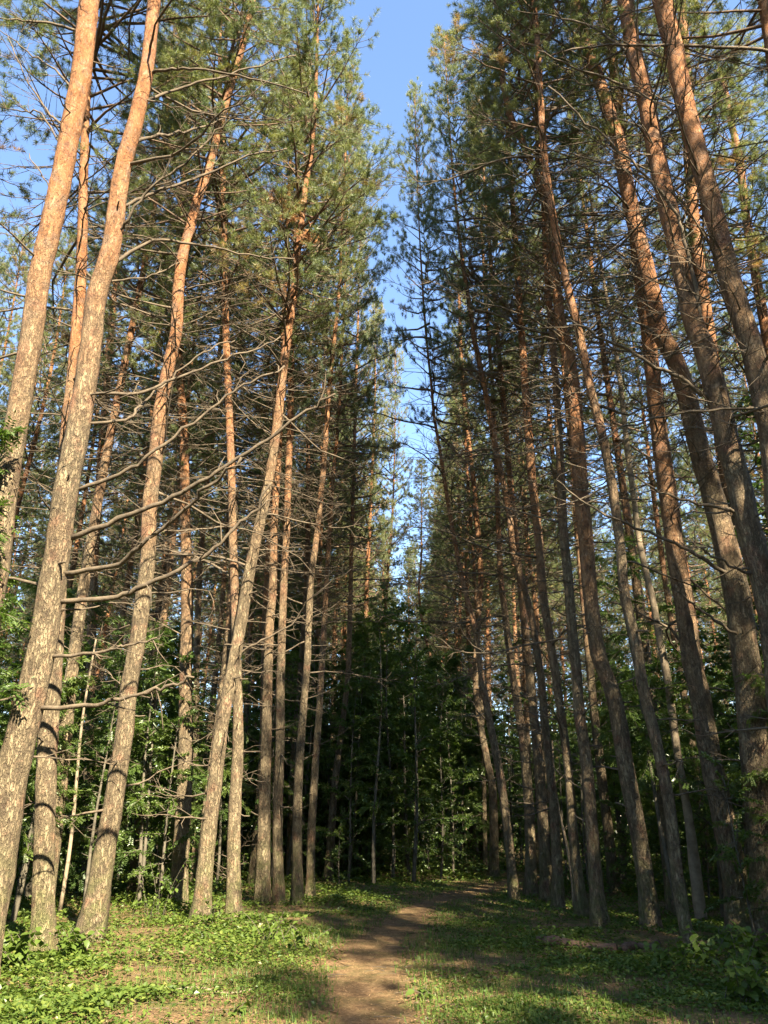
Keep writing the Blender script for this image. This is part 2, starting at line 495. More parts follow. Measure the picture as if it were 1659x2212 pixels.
def branchwork(seed, z0, z1, n, lmax=2.7):
    """the many thin bare branches of a pine too small to pick apart, one mesh round the axis"""
    global rng
    keep = rng; rng = np.random.default_rng(seed)
    b = MB()
    for k in range(n):
        z = z0 + (z1 - z0) * rng.uniform(0, 1) ** 0.6
        f = (z - z0) / (z1 - z0)
        ln = rng.uniform(0.3, 1.0) * lmax * (0.25 + 0.75 * f)
        az = rng.uniform(0, 6.28); e = rng.normal(0.05, 0.2); ns = 6
        p = np.array([0, 0, z]); pts = [p]; a = az
        for i in range(ns):
            a += rng.normal(0, .1); e += rng.normal(0.04, .09)
            p = p + np.array([math.cos(a) * math.cos(e), math.sin(a) * math.cos(e), math.sin(e)]) * ln / ns
            pts.append(p)
        pts = np.array(pts)
        b.tube(pts, np.linspace(0.008 + 0.005 * ln, 0.004, ns + 1), 4, cap=False)
        for q in range(int(ln * 4)):
            s = rng.uniform(0.3, 1) * ns; i0 = min(int(s), ns - 1)
            bp = pts[i0] + (pts[i0 + 1] - pts[i0]) * (s - i0); bd = nrm(pts[i0 + 1] - pts[i0]); h, u_ = perp(bd)
            d = nrm(bd + h * rng.choice([-1, 1]) * rng.uniform(.3, 1) + u_ * rng.normal(0, .3))
            tl = rng.uniform(.15, .7)
            m1 = bp + d * tl * .5
            tip = m1 + nrm(d + rng.normal(0, .3, 3)) * tl * .5
            b.tube(np.array([bp, m1, tip]), [.006, .0045, .003], 3, cap=False)
    rng = keep
    return b.mesh('bare_branchwork', M_DEAD)
WORK = [branchwork(300 + i, 2.5, 13.5, 78) for i in range(4)]

def trunk_mesh(C, R, sides=14):
    """C: centre points up the trunk (local), R: radii"""
    b = MB()
    n = len(C)
    th = np.arange(sides) * 2 * math.pi / sides
    ph = rng.uniform(0, 6.28, 3)
    zz = C[:, 2]
    rr = R[:, None] * (1 + 0.035 * np.sin(2 * th[None] + ph[0] + zz[:, None] * .5) + 0.02 * np.sin(3 * th[None] + ph[1] - zz[:, None] * .9) + 0.016 * rng.normal(size=(n, sides)))
    fl = np.exp(-np.maximum(zz, 0) / 0.30)[:, None]
    rr *= 1 + fl * (0.38 + 0.28 * np.sin(5 * th[None] + ph[2]))
    v = np.stack([C[:, 0:1] + rr * np.cos(th)[None], C[:, 1:2] + rr * np.sin(th)[None], np.repeat(zz[:, None], sides, 1)], -1)
    i = np.arange(n - 1)[:, None] * sides; j = np.arange(sides)[None]; j2 = (j + 1) % sides
    q = np.stack([i + j, i + j2, i + sides + j2, i + sides + j], -1).reshape(-1, 4)
    b.add(v.reshape(-1, 3), q)
    b.f.append(np.arange(sides) + (n - 1) * sides); b.k.append(np.array([sides]))
    return b.mesh('trunk', M_BARK)

def gauss(a, s):
    k = np.arange(-3 * s, 3 * s + 1); g = np.exp(-k ** 2 / (2 * s * s)); g /= g.sum()
    p = np.pad(a, (len(k) // 2, len(k) // 2), mode='reflect', reflect_type='odd')
    return np.convolve(p, g, 'valid')

def put_branch(root, me, z, C, Rz, az, el, sc, label=None):
    c = np.array([np.interp(z, C[:, 2], C[:, 0]), np.interp(z, C[:, 2], C[:, 1]), z])
    o = obj('dead_branch', me, root, c, (Matrix.Rotation(az, 3, 'Z') @ Matrix.Rotation(-el, 3, 'Y') @ Matrix.Rotation(rng.uniform(-.6, .6), 3, 'X')).to_euler(), sc)
    if label: o['label'] = label
    return o

def traced_pine(label, base, pts, H=23.5, nbr=20, crown=None, crown_s=1.0, cz=12.0, long_bias=0.4, work=True, az_bias=None, group='pines along the path'):
    """pts: (x, y, width) up the trunk as it stands in the picture; base: its foot"""
    X0, Y0 = on_ground(*base[:2])
    g0 = float(gz(X0, Y0))
    P = []
    for p in [base] + list(pts):
        v, t = on_plane(p[0], p[1], Y0)
        P.append((v.x - X0, v.z - g0, (p[2] / 1660 * t / 2) if len(p) > 2 else np.nan))
    P = np.array(P); P = P[np.argsort(P[:, 1])]
    ok = ~np.isnan(P[:, 2])
    z = np.arange(-0.25, H, 0.2)
    zt = P[-1, 1]
    sl = (P[-1, 0] - P[max(0, len(P) - 3), 0]) / max(0.5, P[-1, 1] - P[max(0, len(P) - 3), 1])
    sl = max(-.12, min(.12, sl)) if zt > 10 else sl * .5
    x = np.interp(z, P[:, 1], P[:, 0])
    ab = z > zt
    x[ab] = P[-1, 0] + sl * 3.5 * (1 - np.exp(-(z[ab] - zt) / 3.5))
    x = gauss(x, 1)
    rt = np.interp(z, P[ok, 1], P[ok, 2])
    rtop = P[ok][-1, 2]; ztr = P[ok][-1, 1]
    fit = np.polyfit(P[ok, 1], P[ok, 2], 1) if ok.sum() > 2 else (-.007, P[ok][0, 2])
    lin = np.maximum(fit[0] * z + fit[1], 0.03)
    r = (0.8 * rt + 0.2 * lin) * 0.91
    up = z > ztr
    r[up] = np.maximum(rtop * (1 - (z[up] - ztr) / (H - ztr + .01)) ** 0.9, 0.015)
    r = gauss(r, 4); r = np.maximum(r, 0.012)
    y = 0.05 * np.sin(z * .33 + rng.uniform(0, 6)) * np.minimum(1, z.clip(0) / 3)
    whorl = (np.abs(((z + rng.uniform(0, .6)) % 0.62) - .31) < .1) * 0.05
    C = np.stack([x, y, z], -1); R = r * (1 + whorl)
    root = thing('pine_tree', label, 'pine tree', (X0, Y0, g0), group)
    obj('trunk', trunk_mesh(C, R), root)
    ci = rng.integers(len(CROWNS)) if crown is None else crown
    b0 = np.array([np.interp(cz, z, x), np.interp(cz, z, y), cz]); b1 = np.array([x[-1], y[-1], H])
    q = Vector((0, 0, 1)).rotation_difference(Vector(b1 - b0)); q = q @ Quaternion((0, 0, 1), rng.uniform(0, 6.28))
    ln = np.linalg.norm(b1 - b0) + 0.2
    s = crown_s
    cr = obj('crown', CROWNS[ci][0], root, b0, q.to_euler(), (s, s, ln / CROWN_H))
    obj('limb', CROWNS[ci][1], cr)
    if work:
        w0 = np.array([np.interp(2, z, x), np.interp(2, z, y), 2]); w1 = np.array([np.interp(13, z, x), np.interp(13, z, y), 13])
        q = Vector((0, 0, 1)).rotation_difference(Vector(w1 - w0)) @ Quaternion((0, 0, 1), rng.uniform(0, 6.28))
        o = Vector(w0) - q @ Vector((0, 0, 2))
        obj('bare_branchwork', WORK[rng.integers(len(WORK))], root, o, q.to_euler(), None, 'stuff')
    for k in range(nbr):
        zz = 1.4 + (cz + 0.5 - 1.4) * (k + rng.uniform(0, 1)) / nbr
        f = zz / cz
        pr = rng.random()
        kd = 'stub' if pr < 0.6 - 0.4 * f else ('short' if pr < 0.92 - long_bias * f or zz < 4.5 else 'long')
        me, ln = DEAD[kd][rng.integers(len(DEAD[kd]))]
        az = rng.uniform(0, 6.28)
        if az_bias is not None and rng.random() < .5: az = az_bias + rng.normal(0, .5)
        put_branch(root, me, zz, C, r, az, rng.normal(.08, .22), rng.uniform(.75, 1.15))
    root['_y'] = Y0
    return root, Y0

def traced_branch(root, Y, pts, r0, r1, dy=0.0, label=None, nt_=8):
    """a bare branch of a pine, from the trunk outwards; dy: how far its tip comes forward of the trunk"""
    n = len(pts); W = []
    ctl = np.array(pts, float)
    s = np.linspace(0, n - 1, n * 4)
    px = np.interp(s, np.arange(n), ctl[:, 0]); py = np.interp(s, np.arange(n), ctl[:, 1])
    px = gauss(px, 1); py = gauss(py, 1)
    for i in range(len(s)):
        v, t = on_plane(px[i], py[i], Y + dy * i / (len(s) - 1))
        W.append(v - root.location)
    W = np.array([list(v) for v in W])
    W += rng.normal(0, .016, W.shape) * np.linspace(0, 1, len(W))[:, None] ** .3
    b = MB(); b.tube(W, np.linspace(r0, r1, len(W)), 7, wob=.05)
    for q in range(nt_):
        i0 = rng.integers(len(W) // 4, len(W) - 1); bd = nrm(W[i0 + 1] - W[i0]); h, u_ = perp(bd)
        d = nrm(bd + h * rng.normal(0, .7) + u_ * rng.normal(0, .7)); tl = rng.uniform(.1, .5)
        b.tube(np.array([W[i0], W[i0] + d * tl * .5, W[i0] + nrm(d + rng.normal(0, .3, 3)) * tl]), [r1 * .8, r1 * .6, .003], 4, cap=False)
    o = obj('dead_branch', b.mesh('dead_branch', M_DEAD), root)
    if label: o['label'] = label
    return o

# ------------------------------------------------------------------ traced pines, left side
T0, Y = traced_pine('thickest left pine with several long bare branches reaching towards the path', (-58, 2130, 82),
    [(-5, 1886, 78), (8, 1768, 78), (25, 1666, 76), (53, 1564, 72), (75, 1463, 62), (94, 1392, 58), (107, 1293, 60), (126, 1194, 55), (138, 1095, 56), (149, 1029, 48), (166, 962, 53), (176, 896, 53), (187, 840, 50), (198, 764, 46), (212, 628, 46), (235, 579, 50), (246, 529, 43), (253, 463, 43), (261, 397, 38), (274, 331, 40), (291, 281, 38), (304, 215, 34), (316, 165, 32), (323, 99, 30), (332, 0, 27)], nbr=16, crown=0, crown_s=.75, cz=15.5, work=False)
for pts, r0, r1, dy in [
    ([(150, 1165), (272, 1115), (375, 1075), (458, 1025), (557, 962), (659, 893), (720, 850)], .036, .013, -1.0),
    ([(135, 1240), (259, 1224), (296, 1181), (398, 1105), (454, 1048), (524, 992)], .032, .014, -1.3),
    ([(120, 1300), (249, 1293), (309, 1267), (428, 1211), (491, 1158), (554, 1098), (587, 1039)], .034, .013, -.6),
    ([(165, 1060), (272, 1019), (315, 992), (408, 920), (491, 853), (550, 820), (613, 792)], .026, .012, -.4),
    ([(200, 850), (312, 850), (375, 817), (474, 781), (540, 757), (606, 731)], .024, .010, .4),
    ([(185, 915), (286, 906), (296, 883), (342, 840), (392, 794), (458, 748), (507, 731)], .022, .009, .6),
    ([(100, 1420), (233, 1406), (276, 1392), (342, 1379)], .022, .010, -.3),
    ([(75, 1530), (202, 1525), (246, 1507), (325, 1495), (380, 1480), (415, 1463)], .028, .012, -.5),
    ([(253, 450), (274, 443), (331, 417), (397, 394), (463, 367), (549, 334), (620, 320)], .030, .012, .3),
    ([(250, 510), (261, 496), (284, 460), (321, 407), (397, 357), (463, 291), (496, 251), (549, 231)], .024, .009, -.8),
    ([(290, 308), (331, 294), (380, 288), (430, 274), (496, 255)], .030, .012, .5),
    ([(310, 220), (364, 198), (430, 179), (549, 146), (640, 120)], .028, .011, .5),
    ([(318, 160), (364, 149), (430, 149), (549, 170), (660, 205)], .028, .010, -.4),
    ([(240, 575), (271, 550), (331, 516), (430, 526), (549, 556), (640, 560)], .030, .011, .6),
    ([(215, 610), (298, 602), (345, 590), (390, 567)], .018, .009, .2)]:
    traced_branch(T0, Y, pts, r0, r1, dy)

t, Y = traced_pine('big leaning orange pine at the left edge, foot outside the picture', (-110, 2125, 60),
    [(-50, 1500, 57), (-5, 1227, 54), (5, 1128, 54), (15, 1029, 54), (27, 963, 54), (43, 863, 53), (54, 797, 52), (66, 731, 52), (81, 595, 50), (104, 496, 50), (126, 397, 46), (149, 281, 44), (174, 165, 45), (193, 0, 42)], H=24, nbr=14, crown=3, crown_s=.75, cz=16, work=False)
for pts, r0, r1, dy in [([(150, 280), (110, 250), (60, 180), (15, 77)], .022, .008, .4), ([(165, 200), (120, 150), (60, 110), (-10, 60)], .022, .008, .6),
                        ([(175, 70), (110, 48), (50, 45), (-20, 40)], .026, .012, -.5), ([(100, 470), (130, 440), (105, 400), (60, 330)], .016, .007, .3), ([(140, 330), (90, 240), (50, 240), (-10, 230)], .018, .007, .3)]:
    traced_branch(t, Y, pts, r0, r1, dy)
traced_pine('shaded straight pine left of the foot of the leaning pale one', (93, 2066, 52), [(95, 1903, 49), (99, 1768, 50), (103, 1632, 46), (116, 1463, 40), (130, 1200, 34), (146, 896, 30), (155, 830, 29), (162, 731, 28), (172, 595, 27), (176, 496, 25), (178, 397, 22), (183, 281, 19), (190, 150, 16)], nbr=16, cz=13.5)
traced_pine('sunlit pine leaning right from the grassy patch, its trunk barred with curved shadows', (188, 2035, 61), [(192, 2022, 59), (211, 1937, 53), (225, 1835, 48), (242, 1751, 47), (253, 1666, 44), (269, 1581, 41), (275, 1497, 41), (280, 1463, 40), (297, 1392, 37), (308, 1293, 36), (322, 1210, 37), (322, 1128, 36), (327, 1062, 36), (338, 995, 34), (345, 896, 30), (359, 830, 28), (372, 764, 28), (383, 728, 26), (386, 628, 26), (393, 562, 26), (412, 496, 21), (426, 430, 23), (441, 397, 20), (460, 331, 18), (471, 281, 18), (488, 215, 18), (513, 132, 17), (531, 66, 15), (545, 0, 14)], nbr=26, crown=1, crown_s=.85, cz=12.5)
traced_pine('very straight slim pine rising beside the pale bush on the left', (385, 1962, 40), [(384, 1954, 39), (391, 1835, 37), (396, 1734, 36), (401, 1632, 35), (400, 1530, 31), (400, 1463, 29), (403, 1359, 30), (402, 1227, 27), (399, 1128, 25), (399, 1029, 25), (398, 929, 22), (389, 830, 19), (385, 731, 18), (389, 496, 18), (393, 430, 16), (402, 364, 14), (408, 200, 12)], nbr=26, cz=12.5)
t5, Y = traced_pine('pine leaning towards the path, bright orange upper trunk with a rusty dead spray', (432, 1992, 40), [(435, 1980, 39), (441, 1903, 39), (451, 1801, 37), (465, 1700, 32), (476, 1598, 30), (486, 1530, 28), (501, 1463, 28), (512, 1397, 27), (526, 1322, 28), (537, 1247, 27), (553, 1172, 25), (570, 1095, 25), (588, 995, 22), (601, 896, 22), (611, 797, 22), (620, 728, 21), (635, 628, 18), (640, 562, 15), (653, 463, 14), (660, 397, 13), (672, 331, 10), (679, 265, 10), (682, 198, 8), (684, 132, 7), (688, 0, 5)], H=24, nbr=26, crown=0, crown_s=1.0, cz=11.8)
for pts, r0, r1, dy in [([(512, 1415), (560, 1385), (640, 1345), (665, 1290), (760, 1230)], .022, .009, -.6), ([(645, 590), (700, 520), (760, 440), (830, 380)], .02, .007, .2), ([(640, 640), (720, 560), (800, 450), (850, 400)], .02, .007, -.3), ([(660, 365), (740, 390), (800, 380), (850, 350)], .018, .006, .2)]:
    traced_branch(t5, Y, pts, r0, r1, dy, nt_=7)
def rusty_spray():
    P, D = [], []
    lb = MB()
    for line in ([(648, 480), (635, 440), (612, 418), (588, 410), (576, 418)], [(640, 470), (632, 452), (622, 455), (612, 470)], [(650, 500), (664, 506), (672, 516)]):
        W = np.array([list(on_plane(x, y, Y - .25 * i)[0] - t5.location) for i, (x, y) in enumerate(line)])
        lb.tube(W, np.linspace(.012, .005, len(W)), 4, cap=False)
        for k in range(34):
            u = rng.uniform(.15, 1) * (len(W) - 1); i0 = min(int(u), len(W) - 2)
            P.append(W[i0] + (W[i0 + 1] - W[i0]) * (u - i0) + rng.normal(0, .07, 3)); D.append(nrm(np.array([rng.normal(0, .6), rng.normal(0, .6), rng.normal(-.5, .4)])))
    v, f, t = tufts(np.array(P), np.array(D), rng.uniform(.1, .22, len(P)), np.full(len(P), 1.0), per=24, nw=.007)
    nb = MB(); nb.add(v, f, t)
    o = obj('dead_spray', nb.mesh('dead_spray', M_RUST, False), t5); o['label'] = 'rust brown dead needle spray'
    obj('limb', lb.mesh('limb', M_DEAD), o)
rusty_spray()
traced_pine('slim darker pine just right of the tall orange leaning one', (505, 1990, 33), [(504, 1835, 33), (507, 1734, 29), (514, 1632, 25), (514, 1530, 22), (510, 1350, 21), (503, 1128, 19), (502, 1062, 18), (497, 929, 18), (488, 731, 17), (483, 496, 15), (480, 350, 13), (475, 200, 11)], nbr=22, cz=12.5)
traced_pine('pine with a pale sunlit foot, first of the close dark group left of the path', (566, 1956, 36), [(570, 1801, 31), (573, 1666, 25), (576, 1564, 24), (577, 1497, 22), (582, 1347, 21), (589, 1272, 19), (591, 1128, 17), (600, 995, 16), (605, 900, 14), (614, 700, 12), (616, 600, 11), (622, 480, 10)], nbr=18, crown_s=0.85)
traced_pine('orange pine directly behind the leaning orange one, with a sunlit root flare', (604, 1956, 26), [(599, 1801, 22), (603, 1666, 21), (606, 1564, 22), (605, 1497, 21), (610, 1347, 18), (614, 1247, 17), (621, 1128, 17), (623, 1029, 16), (627, 929, 16), (628, 830, 15), (629, 731, 14), (635, 600, 12), (640, 450, 10)], nbr=18, crown_s=0.85)
traced_pine('pine with an orange upper trunk in the dark group, third from its left end', (643, 1955, 27), [(641, 1801, 24), (645, 1666, 22), (653, 1564, 17), (658, 1497, 15), (665, 1422, 15), (667, 1347, 16), (672, 1247, 14), (683, 1172, 13), (691, 1097, 14), (701, 995, 13), (707, 896, 13), (712, 830, 11), (722, 731, 10), (735, 595, 8), (738, 480, 7)], nbr=16, cz=11, crown_s=0.75)
traced_pine('narrow pine in the dark group with a slim orange top beside a sky gap', (671, 1938, 20), [(672, 1801, 19), (680, 1666, 17), (690, 1530, 15), (701, 1347, 14), (706, 1247, 12), (711, 1172, 11), (715, 1097, 10), (722, 1000, 9), (730, 929, 8), (735, 830, 7), (740, 731, 6)], nbr=14, cz=11, crown_s=0.68)
traced_pine('last pine of the dark group, beside the bright shrub by the path', (709, 1905, 22), [(722, 1700, 16), (740, 1560, 13), (752, 1458, 12), (757, 1293, 11), (758, 1227, 10), (762, 1095, 9), (765, 995, 8), (768, 850, 6), (772, 750, 5)], nbr=14, cz=10, crown_s=0.6)
traced_pine('distant orange pine standing behind the green thicket left of the path end', (735, 1882, 15), [(745, 1700, 14), (780, 1550, 14), (792, 1458, 13), (790, 1340, 11), (793, 1250, 9), (800, 1100, 8), (805, 1000, 6)], nbr=8, cz=9.5, crown_s=0.7)
traced_pine('far thin orange pine rising out of the thicket nearest the middle of the avenue', (795, 1872, 12), [(822, 1458, 10), (832, 1330, 8), (836, 1250, 6), (845, 1150, 5)], nbr=6, cz=9.5, crown_s=0.6)
traced_pine('sunlit orange pine in the second row, seen between the two big left trunks', (188, 1925, 24), [(195, 1500, 22), (205, 1200, 19), (222, 930, 17), (232, 800, 16), (240, 700, 15)], nbr=12, cz=12)
traced_pine('thin orange pine in the second row behind the straight slim one', (416, 1918, 18), [(425, 1400, 15), (432, 1230, 14), (447, 1050, 12), (460, 950, 11), (470, 800, 9)], nbr=12, cz=12)

# ------------------------------------------------------------------ traced pines, right side
t, Y = traced_pine('thick pine at the right edge, its grey foot in shade above the leafy brambles', (1662, 2052, 68), [(1659, 2005, 66), (1650, 1869, 65), (1640, 1734, 65), (1626, 1598, 64), (1618, 1463, 64), (1602, 1359, 60), (1598, 1293, 56), (1581, 1227, 55), (1567, 1161, 50), (1550, 1095, 48), (1537, 1045, 50), (1519, 995, 47), (1504, 929, 44), (1489, 863, 43), (1469, 797, 43), (1444, 731, 45), (1428, 728, 44), (1408, 628, 43), (1392, 562, 40), (1374, 496, 38), (1360, 430, 36), (1346, 364, 33), (1334, 298, 31), (1309, 231, 28), (1289, 165, 28), (1264, 99, 24), (1241, 0, 22)], H=24, nbr=26, crown=3, crown_s=.8, cz=16)
for pts, r0, r1, dy in [([(1590, 1245), (1554, 1230), (1507, 1201), (1458, 1171), (1392, 1148), (1322, 1118), (1259, 1085), (1200, 1040)], .034, .012, -.6),
    ([(1610, 1380), (1573, 1359), (1507, 1310), (1464, 1277)], .026, .012, -.5), ([(1360, 440), (1300, 380), (1240, 350), (1150, 330), (1080, 330)], .022, .008, .5), ([(1330, 290), (1270, 240), (1180, 230), (1100, 240)], .022, .008, -.3),
    ([(1400, 600), (1330, 540), (1250, 510), (1150, 480)], .022, .008, .3), ([(1450, 750), (1370, 690), (1250, 640), (1120, 545)], .026, .009, -.5), ([(1300, 195), (1240, 150), (1150, 130), (1040, 130)], .020, .007, .3)]:
    traced_branch(t, Y, pts, r0, r1, dy, nt_=6)
t, Y = traced_pine('grey pine with a sunlit strip on its right side, second from the right edge', (1600, 2024, 60), [(1598, 1988, 60), (1583, 1869, 57), (1563, 1768, 55), (1538, 1666, 50), (1520, 1564, 47), (1505, 1463, 44), (1496, 1459, 44), (1484, 1359, 42), (1469, 1260, 42), (1457, 1194, 42), (1451, 1128, 40), (1437, 1029, 40), (1424, 929, 38), (1414, 830, 34), (1404, 731, 32), (1385, 610, 30), (1372, 500, 27), (1355, 380, 25), (1340, 270, 22), (1328, 180, 22), (1321, 99, 21), (1307, 0, 19)], nbr=20, crown=5, crown_s=.9, cz=15)
traced_branch(t, Y, [(1480, 1395), (1440, 1350), (1392, 1330), (1320, 1300)], .026, .012, -.4)
t, Y = traced_pine('great right hand pine with the long diagonal dead branch across others', (1745, 2110, 72), [(1670, 1350, 62), (1649, 1260, 60), (1628, 1194, 58), (1610, 1128, 58), (1598, 1062, 56), (1580, 995, 56), (1562, 929, 54), (1549, 863, 52), (1529, 797, 51), (1515, 731, 46), (1499, 728, 44), (1486, 661, 42), (1473, 595, 43), (1452, 496, 43), (1430, 397, 41), (1411, 298, 38), (1393, 198, 36), (1368, 99, 35), (1354, 0, 36)], H=24, nbr=24, crown=3, crown_s=.75, cz=16.5)
for pts, r0, r1, dy in [([(1535, 810), (1517, 731), (1504, 628), (1484, 546), (1471, 489), (1448, 440), (1408, 390), (1348, 334), (1276, 271), (1183, 188)], .034, .014, -.9),
    ([(1550, 870), (1517, 853), (1474, 817), (1408, 787), (1348, 751), (1299, 731), (1230, 690)], .036, .016, -.7), ([(1605, 1110), (1573, 1101), (1474, 1082), (1408, 1055), (1315, 996)], .026, .010, -.4),
    ([(1630, 1240), (1606, 1234), (1540, 1204), (1494, 1171)], .022, .010, -.4), ([(1400, 220), (1340, 180), (1250, 150), (1160, 110)], .028, .010, -.4), ([(1375, 130), (1300, 70), (1220, 40), (1110, 20)], .028, .010, .4), ([(1445, 430), (1400, 385), (1330, 360), (1230, 330), (1130, 320)], .024, .009, .4)]:
    traced_branch(t, Y, pts, r0, r1, dy, nt_=6)
t, Y = traced_pine('smooth orange grey pine leaning out over the upper right corner, foot outside the frame', (1835, 2130, 76), [(1690, 1200, 58), (1666, 929, 53), (1644, 830, 52), (1626, 731, 52), (1620, 728, 52), (1599, 661, 49), (1576, 595, 45), (1555, 496, 43), (1530, 397, 42), (1501, 298, 42), (1476, 198, 42), (1457, 99, 41), (1431, 0, 44)], H=24, nbr=12, crown=3, crown_s=.75, cz=17)
for pts, r0, r1, dy in [([(1665, 905), (1643, 880), (1474, 890), (1342, 923), (1269, 969)], .022, .009, -.6), ([(1490, 270), (1450, 235), (1360, 190), (1250, 180)], .022, .008, .4), ([(1580, 580), (1545, 520), (1500, 480)], .02, .01, -.3)]:
    traced_branch(t, Y, pts, r0, r1, dy)
t, Y = traced_pine('pine close to the right edge of the picture that shows only its upper trunk', (1930, 2120, 60), [(1760, 900, 40), (1690, 300, 30), (1665, 99, 27), (1648, 0, 25)], H=24, nbr=10, cz=14, work=False)
traced_branch(t, Y, [(1672, 120), (1659, 110), (1540, 99), (1408, 96), (1309, 99), (1220, 110)], .034, .014, -.5)
traced_pine('dark split looking pine with a pale edge, right of the straight shaded pair', (1408, 2012, 41), [(1405, 1971, 40), (1390, 1869, 38), (1373, 1768, 38), (1351, 1666, 40), (1337, 1564, 40), (1315, 1463, 38), (1297, 1459, 36), (1282, 1359, 36), (1272, 1260, 34), (1266, 1161, 34), (1255, 1062, 35), (1250, 962, 36), (1242, 863, 36), (1234, 797, 34), (1225, 731, 30), (1214, 728, 26), (1205, 628, 22), (1191, 529, 18), (1178, 430, 17), (1153, 364, 17), (1125, 298, 16), (1100, 250, 14), (1085, 180, 12), (1080, 100, 10)], nbr=28, crown=1, cz=13.5, az_bias=3.3, crown_s=0.85)
traced_pine('pine dappled with sun flecks rising behind the slim grey stem on the right', (1495, 2062, 26), [(1490, 2039, 26), (1468, 1937, 29), (1457, 1835, 26), (1448, 1734, 26), (1427, 1632, 27), (1411, 1564, 25), (1385, 1463, 26), (1380, 1392, 25), (1350, 1293, 23), (1344, 1194, 24), (1335, 1128, 24), (1320, 1029, 22), (1307, 962, 22), (1290, 896, 22), (1275, 847, 20), (1253, 731, 20), (1226, 628, 18), (1210, 560, 17), (1193, 470, 16), (1176, 364, 17), (1167, 231, 15), (1161, 99, 13), (1153, 0, 12)], nbr=24, crown=2, cz=13.5, crown_s=0.85)
traced_pine('short footed pine with dappled sun standing by the fallen log', (1297, 2004, 35), [(1287, 1903, 32), (1279, 1801, 30), (1271, 1700, 29), (1266, 1632, 27), (1248, 1530, 24), (1246, 1463, 22), (1234, 1359, 22), (1227, 1260, 22), (1216, 1161, 21), (1212, 1062, 20), (1207, 962, 18), (1203, 863, 17), (1193, 731, 16), (1186, 650, 15), (1180, 562, 14), (1176, 450, 12)], nbr=24, cz=12, az_bias=3.3, crown_s=0.85)
traced_pine('dark pine just left of the sun dappled one by the log', (1261, 1982, 31), [(1244, 1869, 24), (1235, 1768, 22), (1228, 1666, 20), (1200, 1463, 19), (1172, 1293, 19), (1163, 1161, 19), (1148, 1029, 20), (1142, 929, 20), (1134, 830, 18), (1128, 731, 17), (1115, 529, 14), (1105, 400, 11)], nbr=24, cz=12, az_bias=3.3, crown_s=0.75)
traced_pine('pine with a thin sunlit pole against its foot, right of the path', (1207, 1966, 28), [(1204, 1869, 25), (1195, 1734, 21), (1175, 1550, 18), (1169, 1472, 17), (1150, 1347, 16), (1133, 1272, 15), (1108, 1197, 14), (1099, 1097, 14), (1083, 1029, 15), (1064, 929, 14), (1046, 830, 13), (1025, 731, 12), (1012, 640, 9)], nbr=22, cz=11.5, az_bias=3.3, crown_s=0.7)
traced_pine('dark pine in the shaded row right of the path with an orange streak high up', (1182, 1946, 29), [(1175, 1801, 26), (1165, 1650, 22), (1145, 1463, 19), (1128, 1300, 16), (1112, 1150, 15), (1098, 1000, 14), (1085, 850, 12), (1072, 700, 11), (1060, 560, 9)], nbr=20, az_bias=3.3, crown_s=0.7)
traced_pine('shaded pine second from the path end on the right row', (1147, 1938, 30), [(1146, 1835, 24), (1142, 1734, 24), (1130, 1600, 20), (1105, 1450, 17), (1090, 1322, 14), (1081, 1247, 13), (1076, 1100, 12), (1070, 950, 11), (1062, 800, 10), (1050, 650, 8)], nbr=18, az_bias=3.3, crown_s=0.7)
traced_pine('black silhouetted pine leaning left over the path end', (1112, 1947, 22), [(1104, 1869, 22), (1093, 1768, 22), (1079, 1666, 20), (1059, 1564, 18), (1041, 1463, 14), (1026, 1347, 12), (1003, 1272, 11), (988, 1197, 10), (970, 1097, 10), (949, 962, 8), (937, 896, 7), (932, 830, 6)], nbr=18, cz=11, az_bias=3.3, crown_s=0.55)
traced_pine('warm sunlit pine at the far bend of the path with a bare lower trunk', (1067, 1895, 24), [(1067, 1801, 20), (1064, 1700, 19), (1049, 1632, 17), (1031, 1530, 15), (1026, 1463, 14), (1035, 1300, 14), (1040, 1247, 14), (1035, 1172, 13), (1027, 1097, 12), (1026, 1062, 12), (1013, 962, 11), (999, 830, 9), (994, 731, 8), (990, 600, 6)], nbr=14, cz=10.5, crown_s=0.7)
traced_pine('thin dark pine touching the sunlit one at the path bend', (1049, 1888, 11), [(1046, 1700, 10), (1040, 1500, 9), (1022, 1200, 8), (1008, 1000, 7)], nbr=8, cz=10.5, H=21, crown_s=0.6)
traced_pine('orange pine of the rear right row seen through the trunks of the corner', (1632, 1992, 36), [(1610, 1500, 32), (1580, 1100, 28), (1545, 800, 27), (1523, 661, 27), (1502, 529, 26), (1487, 364, 25), (1478, 100, 22), (1473, 0, 21)], nbr=14, cz=13)
traced_pine('slim crooked pine of the rear right row under the open sky at the upper right', (1725, 1955, 30), [(1690, 900, 24), (1641, 628, 22), (1616, 496, 20), (1596, 331, 17), (1577, 265, 14), (1550, 116, 12), (1540, 0, 10)], nbr=16, cz=13)
traced_pine('thin bare leaning pine in the gap at the middle of the avenue', (985, 1872, 9), [(960, 1522, 9), (943, 1459, 8), (923, 1397, 7), (908, 1322, 6), (904, 1272, 5), (910, 1210, 4)], H=17, nbr=10, crown=5, crown_s=.5, cz=12.5)

